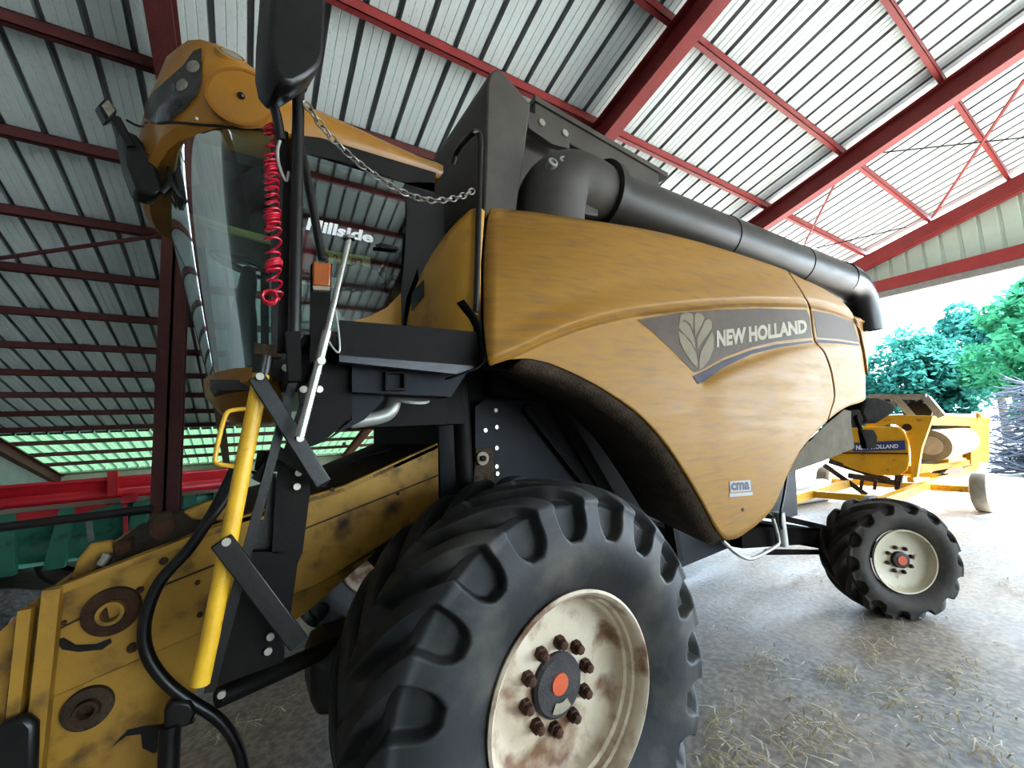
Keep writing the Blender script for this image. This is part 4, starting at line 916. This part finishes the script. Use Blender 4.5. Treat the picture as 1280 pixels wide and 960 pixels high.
MB().prism([H(228, 640, 2.5), H(262, 626, 2.5), H(290, 640, 2.5), H(280, 652, 2.5), H(240, 650, 2.5)], (0, .08, 0)).build('pivot_block', M['yellow_old'], CH, bevel=.01)
MB().tube([at(-70, 668, y=2.75), at(60, 652, y=2.7), at(190, 636, y=2.65)], .02, 10).build('drive_shaft', M['plastic'], CH)
# hydraulic hoses
hs = [(293, 586), (280, 615), (262, 648), (235, 690), (205, 718), (190, 745), (180, 778), (180, 806), (190, 832), (212, 858), (240, 878), (270, 895), (290, 918), (302, 945), (308, 985)]
MB().tube([at(x, y, y=2.30 if i > 2 else 2.36-.03*i) for i, (x, y) in enumerate(hs)], .023, 12, smoothpts=2).build('hydraulic_hose', M['plastic'], CH)
MB().tube([at(297, 590, y=2.3), at(284, 622, y=2.3), at(262, 652, y=2.28), at(240, 684, y=2.3)], .017, 10, smoothpts=2).build('hydraulic_hose', M['plastic'], CH)
MB().prism([at(x, y, y=2.26) for x, y in ((204, 888), (216, 876), (238, 878), (246, 890), (238, 908), (222, 912), (218, 930), (204, 930))], (0, .07, 0)).build('hose_coupling', M['plastic'], CH, bevel=.012)
MB().tube([at(213, 905, y=2.28), at(209, 990, y=2.28)], .036, 12).build('coupling_hose', M['plastic'], CH)
MB().tube([at(437, 578, y=2.62), at(445, 570, y=2.62), at(475, 566, y=2.62), at(490, 560, y=2.62)], .008, 8, smoothpts=2).build('loose_wire', M['plastic'], CH)

# ---- rear end: canvas curtain, lamps, axle, step
MB().prism([at(x, y, y=1.98) for x, y in ((984, 592), (995, 572), (1010, 552), (1022, 541), (1064, 529), (1068, 560), (1030, 576))], (0, .012, 0)).build('canvas_curtain', M['canvas'], CH)
MB().prism([at(x, y, y=1.95) for x, y in ((1012, 552), (1030, 533), (1056, 512), (1064, 514), (1064, 530), (1030, 540))], (0, .012, 0)).build('canvas_flap', M['canvas'], CH)
MB().prism([at(x, y, y=2.0) for x, y in ((1058, 514), (1075, 512), (1080, 524), (1076, 534), (1062, 534))], (0, .12, 0)).build('rear_lamp_bracket', M['matte'], CH, bevel=.015)
MB().bar(at(1070, 520, y=1.98), at(1082, 556, y=1.98), .05, .03, (0, 1, 0)).build('rear_lamp_arm', M['matte'], CH)
MB().prism([at(x, y, y=1.96) for x, y in ((1079, 537), (1092, 537), (1097, 545), (1096, 560), (1084, 561))], (0, .06, 0)).build('rear_lamp', M['matte'], CH, bevel=.012)
MB().prism([at(x, y, y=2.2) for x, y in ((1082, 499), (1100, 497), (1116, 503), (1121, 510), (1112, 520), (1098, 529), (1084, 528), (1078, 516))], (0, .5, 0)).build('rear_mudguard', M['matte'], CH, bevel=.04)
MB().tube([at(x, y, y=1.72) for x, y in ((903, 676), (920, 692), (934, 699), (943, 698), (972, 682), (974, 676), (966, 648))], .014, 10, smoothpts=1).build('step_loop', M['galv'], CH)
MB().tube([at(973, 640, y=2.0), at(978, 682, y=2.0)], .05, 12).build('rear_jack', M['galv'], CH)
MB().bar(at(920, 672, y=2.1), at(1040, 668, y=2.3), .10, .16).build('rear_frame', M['matte'], CH)
MB().bar(at(975, 647, y=2.1), at(1050, 664, y=2.2), .05, .05).build('rear_drawbar', M['matte'], CH)
MB().tube([at(958, 690, y=2.0), at(1040, 690, y=2.2)], .025, 10).build('tie_rod', M['matte'], CH)
MB().bar((rh.x, rh.y+.1, .60), (rh.x, 6.5-rh.y-.1, .60), .16, .18).build('rear_axle', M['matte'], CH)
MB().prism([(4.3, 2.5, 1.9), (4.3, 2.5, 1.2), (5.2, 2.5, .8), (5.6, 2.5, .8), (5.8, 2.5, 1.9)], (0, 1.5, 0)).build('straw_hood', M['navy'], CH)
MB().tube([at(984, 594, y=1.9), at(980, 620, y=1.9), at(974, 648, y=1.9), at(978, 665, y=2.0)], .012, 8, smoothpts=2).build('rear_hose', M['plastic'], CH)

# ================================================================== THINGS AROUND THE COMBINE
# fire bottle inside the cab
b0 = at(380, 318, y=2.62)
fb = thing('fire_bottle', 'small red bottle fixed inside the cab behind the black mirror post', 'fire extinguisher', (b0.x, b0.y, b0.z-.14))
MB().lathe([(-.14, .001), (-.14, .045), (-.12, .052), (.08, .052), (.115, .035), (.12, .02), (.15, .018), (.15, .001)], b0, (0, 0, 1), 24).build('cylinder', M['red_tank'], fb)
MB().box((b0.x-.05, b0.y-.012, b0.z+.14), (b0.x+.02, b0.y+.012, b0.z+.165)).build('valve', M['plastic'], fb)

# farm trailer seen behind the feeder house
TRY = 9.0
T = lambda px, py, y=TRY: at(px, py, y=y)
tl = thing('farm_trailer', 'farm trailer with red upper boards and a green ribbed body, left behind the feeder house', 'trailer', (-1.5, 10.0, 0))
zt0, zt1, zr0 = T(0, 607).z, T(0, 637).z, T(0, 643).z
zb = T(0, 716).z; XA, XB = -5.6, T(305, 600).x
def board(x0, x1, z0, z1, y, th, mat_, name, par):
    """horizontal pressed board with two shallow swages"""
    mb = MB(); h = z1-z0; pr_ = [(0, 0), (.30*h, 0), (.36*h, .03), (.46*h, .03), (.52*h, 0), (.80*h, 0), (.85*h, -.03), (h, -.03)]
    vs = [(x, y+d, z0+z) for x in (x0, x1) for z, d in pr_]; n = len(pr_)
    mb.add(vs, [(i, i+1, n+i+1, n+i) for i in range(n-1)]); return mb.build(name, mat_, par, solid=th)
board(XA, XB, zt1, zt0, TRY, .04, M['trailer_red'], 'side_board', tl)
MB().box((XA, TRY-.05, zr0), (XB, TRY+.05, zt1)).build('side_rail', M['timber'], tl)
z2 = T(0, 666).z
MB().prism([T(-60, 645), T(150, 625), T(150, 628), T(90, 645), T(-60, 672)], (0, .03, 0)).build('lower_board', M['trailer_red'], tl)
board(XA, XB, zb, zr0, TRY+.05, .04, M['green'], 'body_side', tl)
MB().box((XA, TRY+.1, zb), (XB, 11.2, zb+.06)).build('body_floor', M['green'], tl)
MB().box((XA, 11.2, zb), (XB, 11.25, zt0-.12)).build('far_side', M['green'], tl)
MB().box((XB-.05, TRY, zb), (XB, 11.2, zt0)).build('tail_board', M['green'], tl)
for (a, b) in (((68, 710), (86, 655)), ((167, 690), (177, 638)), ((232, 660), (240, 612)), ((270, 650), (277, 607)), ((5, 720), (12, 655))):
    A, B_ = T(*a), T(*b); A.z = zb-.05; B_.z = zr0
    MB().prism([A+Vector((-.10, -.10, 0)), A+Vector((.12, -.10, 0)), B_+Vector((.06, -.04, 0)), B_+Vector((-.10, -.04, 0))], (0, .14, 0)).build('body_stake', M['green'], tl)
MB().bar(T(111, 652, 8.9), T(114, 676, 8.9), .06, .05, (0, 1, 0)).build('body_strap', M['reel'], tl)
MB().prism([T(151, 622, 8.85), T(171, 619, 8.85), T(171, 627, 8.85), T(151, 630, 8.85)], (0, .1, 0)).build('latch_bracket', M['red_tank'], tl, label='pinkish red latch bracket')
MB().bar(T(156, 630, 8.85), T(158, 672, 8.85), .05, .05, (0, 1, 0)).build('latch_bar', M['red_tank'], tl)
MB().prism([T(134, 590, 8.95), T(147, 588.5, 8.95), T(147, 619, 8.95), T(134, 621, 8.95)], (0, .1, 0)).build('board_post', M['trailer_red'], tl)
drape([(6, 688), (14, 688), (15, 702), (6, 702)], lambda x, y: T(x, y, TRY-.03), 9).build('hook_plate', M['plate_yellow'], tl)
for x in (-3.4, -2.2):
    for y in (9.3, 11.0):
        MB().lathe([(-.12, .2), (-.14, .36), (-.10, .42), (.10, .42), (.14, .36), (.12, .2)], (x, y, .42), (0, 1, 0), 32).build('wheel', M['rubber_rear'], tl)
MB().box((XA, 9.7, .46), (XB, 10.6, zb+.02)).build('chassis', M['black'], tl)
# gravel heap and a scrap sheet on the floor at the left edge
mb = MB(); vs = []; n = 30; gc = at(20, 738, z=.2); cx, cy = gc.x, min(gc.y, 7.4)
for j in range(n+1):
    for i in range(n+1):
        x = -2.2+4.4*i/n; y = -1.1+2.2*j/n; r2 = (x/2.2)**2+(y/1.1)**2
        vs.append((cx+x, cy+y, .36*max(0, 1-r2)**.8*(1+.16*math.sin(7*x+3*y)+.12*math.sin(13*y-5*x))+.01))
mb.add(vs, [(j*(n+1)+i, j*(n+1)+i+1, (j+1)*(n+1)+i+1, (j+1)*(n+1)+i) for j in range(n) for i in range(n)], True)
mb.build('gravel_heap', M['gravel'], label='low heap of dark grey gravel in front of the green trailer', cat='gravel', kind='stuff')
MB().prism([at(x, y, y=2.52) for x, y in ((8, 785), (13, 774), (31, 764), (35, 771), (22, 782))], (0, .02, 0)).build('scrap_sheet', M['paper'], label='pale torn sheet stuck behind the feeder frame at the left picture edge', cat='sheet')

# ---- combine header parked on its trailer by the opening
def hp_(px, py, d=0.0):
    """near long face of the header: vertical plane running away with a slight turn"""
    q = ray(px, py); k = -.075; y0 = 2.80+d
    t = (y0-CAM.y + k*(CAM.x-11.2)) / (q.y-k*q.x); return CAM+q*t
E_ = lambda px, py, x=11.0: at(px, py, x=x)
hd = thing('grain_header', 'yellow grain header with a dark reel, parked in sunlight outside behind the rear wheel', 'combine header', (13.0, 3.2, 0))
MB().prism([E_(*p) for p in ((1035, 526), (1080, 533), (1122, 533), (1130, 539), (1136, 552), (1137, 575), (1134, 588), (1124, 594), (1095, 594), (1070, 588), (1035, 574))], (.05, 0, 0)).build('end_shield', M['header_yellow'], hd, bevel=.02)
MB().prism([E_(*p, 11.1) for p in ((1082, 522), (1122, 519), (1166, 520), (1162, 532), (1152, 560), (1146, 597), (1139, 597), (1138, 560), (1131, 538), (1118, 530), (1082, 534))], (.12, 0, 0)).build('end_frame', M['header_yellow'], hd)
MB().disc(E_(1134, 534, 11.09), (-1, 0, 0), .07, .02, 20).build('frame_hole', M['rust'], hd)
drape([(1066, 553.5), (1131, 550.5), (1132, 562.5), (1066, 564.5)], lambda x, y: E_(x, y, 10.985), 30).build('blue_band', M['header_blue'], hd, label='dark blue band')
text_on('NEW HOLLAND', [(1070, 562.5), (1123, 560), (1123, 555), (1070, 556.5)], lambda x, y: E_(x, y, 10.97), .035).build('band_lettering', M['white'], hd, label='white lettering')
MB().bar(E_(1046, 566, 10.98), E_(1135, 567, 10.98), .02, .03).build('shield_edge', M['rust'], hd)
for a, b in (((1030, 581), (1082, 618)), ((1036, 576), (1112, 600)), ((1060, 594), (1126, 604))):
    MB().bar(E_(*a, 11.0), E_(*b, 11.3), .16, .10).build('knife_rail', M['greasy'], hd)
for x in (1078, 1095, 1122): MB().bar(E_(x, 600), E_(x-2, 612), .05, .05).build('skid', M['rust'], hd)
MB().prism([E_(1118, 594), E_(1128, 594), E_(1124, 612), (E_(1118, 612))], (.1, 0, 0)).build('stand_foot', M['rust'], hd)
# reel
for a, b, w_ in (((1086, 496), (1158, 496), .12), ((1120, 496), (1142, 521), .16), ((1158, 497), (1178, 521), .16), ((1085, 505), (1120, 505), .10)):
    MB().bar(E_(*a, 11.8), E_(*b, 11.8), .12, w_, (1, 0, 0)).build('reel_arm', M['reel'], hd)
for i in range(22):
    x = 1088+i*3.4
    MB().tube([E_(x, 494, 11.9), E_(x+4, 508+3*math.sin(i*2.1), 11.9)], .022, 6).build('reel_tine', M['reel'], hd)
MB().prism([E_(*p, 12.0) for p in ((1122, 499), (1156, 499), (1172, 520), (1140, 521))], (.06, 0, 0)).build('reel_shield', M['reel'], hd)
MB().disc(E_(1148, 515, 11.85), (-1, 0, 0), .22, .1, 24).build('reel_hub', M['plastic'], hd)
# back frame
def slab(pts, th, name, m): MB().prism([hp_(*p) for p in pts], (0, th, 0)).build(name, M[m], hd)
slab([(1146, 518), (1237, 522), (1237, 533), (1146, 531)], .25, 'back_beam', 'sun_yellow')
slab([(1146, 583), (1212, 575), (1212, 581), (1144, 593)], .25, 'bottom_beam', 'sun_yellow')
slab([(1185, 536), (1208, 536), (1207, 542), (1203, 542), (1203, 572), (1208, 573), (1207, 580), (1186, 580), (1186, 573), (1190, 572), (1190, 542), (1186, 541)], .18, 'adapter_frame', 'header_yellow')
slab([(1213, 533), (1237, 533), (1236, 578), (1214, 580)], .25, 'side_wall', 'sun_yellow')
MB().prism([hp_(*p, .55) for p in ((1146, 531), (1215, 533), (1215, 580), (1146, 588))], (0, .04, 0)).build('back_wall', M['back_sheet'], hd)
MB().lathe([(0, .001), (0, .34), (2.2, .34), (2.2, .001)], hp_(1163, 557, .10), (1, -.02, 0), 32).build('auger_drum', M['bright_steel'], hd)
MB().lathe([(-.03, .001), (-.03, .20), (0, .20)], hp_(1163, 557, .10), (1, -.02, 0), 28).build('drum_cap', M['reel'], hd)
MB().prism([hp_(1150, 516), hp_(1236, 518), hp_(1237, 523), hp_(1148, 520)], (0, .5, 0)).build('beam_cover', M['reel'], hd)
MB().lathe([(0, .07), (.12, .07)], hp_(1222, 522), (0, 0, 1), 18).lathe([(.12, .07), (.12, .001)], hp_(1222, 522), (0, 0, 1), 18).build('top_bush', M['sun_yellow'], hd)
MB().prism([hp_(1190, 580), hp_(1206, 579), hp_(1200, 593), hp_(1180, 592)], (0, .2, 0)).build('drop_leg', M['rust'], hd)
# its transport trailer
ht = thing('header_trailer', 'low yellow transport trailer under the grain header in the sunlight', 'trailer', (12.0, 3.2, 0))
z4 = .42
wx, wy = 11.75, 2.0
for yy in (2.75, 3.9): MB().box((8.6, yy-.06, z4-.06), (16.0, yy+.06, z4+.10)).build('side_beam', M['header_yellow'], ht)
MB().box((wx-.06, wy, .34), (wx+.06, 4.6, .46)).build('axle', M['header_yellow'], ht)
for x in (9.4, 13.5, 15.6): MB().box((x-.06, 2.75, z4-.04), (x+.06, 3.9, z4+.08)).build('cross_beam', M['header_yellow'], ht)
for yy in (2.0, 4.5):
    MB().lathe([(-.12, .001), (-.12, .19), (-.13, .28), (-.10, .355), (-.06, .37), (.06, .37), (.10, .355), (.13, .28), (.12, .19), (.12, .001)], (wx, yy, .37), (0, 1, 0), 40).build('wheel', M['pale_tyre'], ht)
for x in (11.4, 14.5):
    for yy in (2.9, 3.8): MB().box((x-.05, yy-.05, z4+.1), (x+.05, yy+.05, .62)).build('header_rest', M['header_yellow'], ht)
# pale roll on the ground behind the rear axle
MB().lathe([(-.75, .001), (-.75, .24), (.75, .24), (.75, .001)], at(1004, 622, y=4.6).xy.to_3d()+Vector((0, 0, .24)), (1, -.2, 0), 28).build('pale_roll', M['white'], label='pale roll lying on the ground beyond the rear axle', cat='roll')

# ---- brush pile of bleached branches
for k in range(210):
    L_ = random.uniform(1.0, 2.4); z = random.uniform(.05, 1)**1.3*2.45+.05
    x = 18+random.uniform(-.2, 1.2); y = 3.1-L_*.45-random.uniform(0, .9)-.16*z
    a = random.gauss(0, .28); el = random.gauss(.0, .16)
    d = Vector((math.sin(a)*.8, math.cos(a)*math.cos(el), math.sin(el))); r = random.uniform(.025, .062)
    c = Vector((x, y, z)); pts = []
    wv = Vector((random.uniform(-.1, .1), 0, random.uniform(-.16, .16)))
    for i in range(6):
        t = i/5-.5; q = c+d*(t*L_)+wv*math.cos(t*5)*1.1; q.z = max(q.z, r); pts.append(q)
    MB().tube(pts, [r*(1-.12*i) for i in range(6)], 6).build('branch', M['bark'], label='bleached bare branch lying in the brush pile by the trees', cat='branch', group='branches in the brush pile')

# ---- trees beyond the yard
def crown(c, rad, nb, nl, leafs, seed):
    rnd = random.Random(seed); mb = MB(); blobs = []
    for _ in range(nb):
        th = rnd.uniform(0, 2*PI); ph = rnd.uniform(-.75, 1); r = rnd.uniform(.25, .85)
        blobs.append((Vector((rad[0]*r*math.cos(th)*math.sqrt(max(0, 1-ph*ph*.8)), rad[1]*r*math.sin(th)*math.sqrt(max(0, 1-ph*ph*.8)), rad[2]*ph*.8)), rnd.uniform(.5, 1.15)))
    for _ in range(nl):
        bc, br = rnd.choice(blobs); d = Vector((rnd.gauss(0, 1), rnd.gauss(0, 1), rnd.gauss(0, 1))).normalized()*br*rnd.uniform(.45, 1.0)**.5
        p = Vector(c)+bc+d; s = leafs*rnd.uniform(.6, 1.4)
        u = Vector((rnd.gauss(0, 1), rnd.gauss(0, 1), rnd.gauss(0, .6))).normalized(); v = u.cross(Vector((rnd.gauss(0, 1), rnd.gauss(0, 1), rnd.gauss(0, 1)))).normalized()
        mb.add([p-u*s, p+v*s*.45, p+u*s, p-v*s*.45], [(0, 1, 2, 3)])
    return mb
spec = [(27, 2.0, 3.7, 2.7, 3.6, 'leaf_green', 'tall green bushy tree at the right picture edge beyond the brush pile'),
        (29, 6.2, 3.0, 2.5, 3.0, 'leaf_teal', 'round teal-green tree right behind the header reel'),
        (28, 9.5, 2.7, 2.3, 2.7, 'leaf_teal', 'low teal-green tree just right of the rubber spout'),
        (33, 4.4, 4.6, 2.8, 3.4, 'leaf_teal', 'hazy taller tree standing back between two nearer trees')]
for i, (x, y, z, r, rzz, m, lab) in enumerate(spec):
    t = thing('leafy_tree', lab, 'tree', (x, y, 0), 'trees beyond the yard')
    crown((x, y, z), (r, r, rzz), 40, 9000, .17, 11+i).build('crown', M[m], t, weld=False, fixn=False)
    MB().tube([(x, y, -.05), (x+.1, y, z*.5), (x, y+.1, z)], [.2, .12], 10).build('trunk', M['trunk'], t)

# ---- straw litter
rnd = random.Random(5); mb = MB(); mb2 = MB()
def straw(x, y, big=1.0, which=None):
    L_ = rnd.uniform(.04, .17)*big; a = rnd.gauss(math.radians(25), .9); w_ = rnd.uniform(.0022, .0045)*big; z = .004+rnd.uniform(0, .02)
    d = Vector((math.cos(a), math.sin(a), rnd.gauss(0, .10))); s = Vector((-d.y, d.x, 0)).normalized()*w_; p = Vector((x, y, z+abs(d.z)*L_/2))
    bend = Vector((rnd.gauss(0, .01), rnd.gauss(0, .01), .006))
    A, Bm, C_ = p-d*L_/2, p+bend, p+d*L_/2; up = Vector((0, 0, w_*1.2))
    (which or mb).add([A-s, A+s, Bm+s+up, Bm-s+up, C_+s, C_-s], [(0, 1, 2, 3), (3, 2, 4, 5)])
cl = [(1010, 915, .42), (1060, 850, .30), (1120, 870, .30), (985, 925, .30), (1150, 900, .45), (1190, 840, .40), (930, 950, .30), (890, 948, .25), (1230, 880, .5), (1040, 840, .25), (1170, 770, .7), (1240, 730, .9), (1030, 940, .30), (1100, 810, .4), (1180, 700, 1.4), (950, 700, .5), (1010, 725, .5), (1110, 780, .3), (1240, 945, .4), (290, 915, .2), (345, 890, .3), (425, 860, .3), (1210, 690, 1.0), (960, 830, .3), (905, 905, .25)]
for px, py, r in cl:
    c = at(px, py, z=0)
    for _ in range(48):
        t = rnd.gauss(0, .5)*r; u = rnd.gauss(0, .20)*r; a = math.radians(rnd.choice((12, 20, 160)))
        straw(c.x+t*math.cos(a)-u*math.sin(a), c.y+t*math.sin(a)+u*math.cos(a), rnd.uniform(.7, 1.25), mb if rnd.random() < .7 else mb2)
for _ in range(2200):
    x, y = rnd.uniform(.3, 10), rnd.uniform(-2.5, 4.5)
    straw(x, y, rnd.uniform(.4, 1.0), mb if rnd.random() < .5 else mb2)
mb.v += []; 
mb.build('straw_litter', M['straw'], weld=False, fixn=False, label='loose dry straw scattered over the concrete floor', cat='straw', kind='stuff')
mb2.build('straw_chaff', M['straw_pale'], weld=False, fixn=False, label='pale short straw bits among the litter on the floor', cat='straw', kind='stuff')
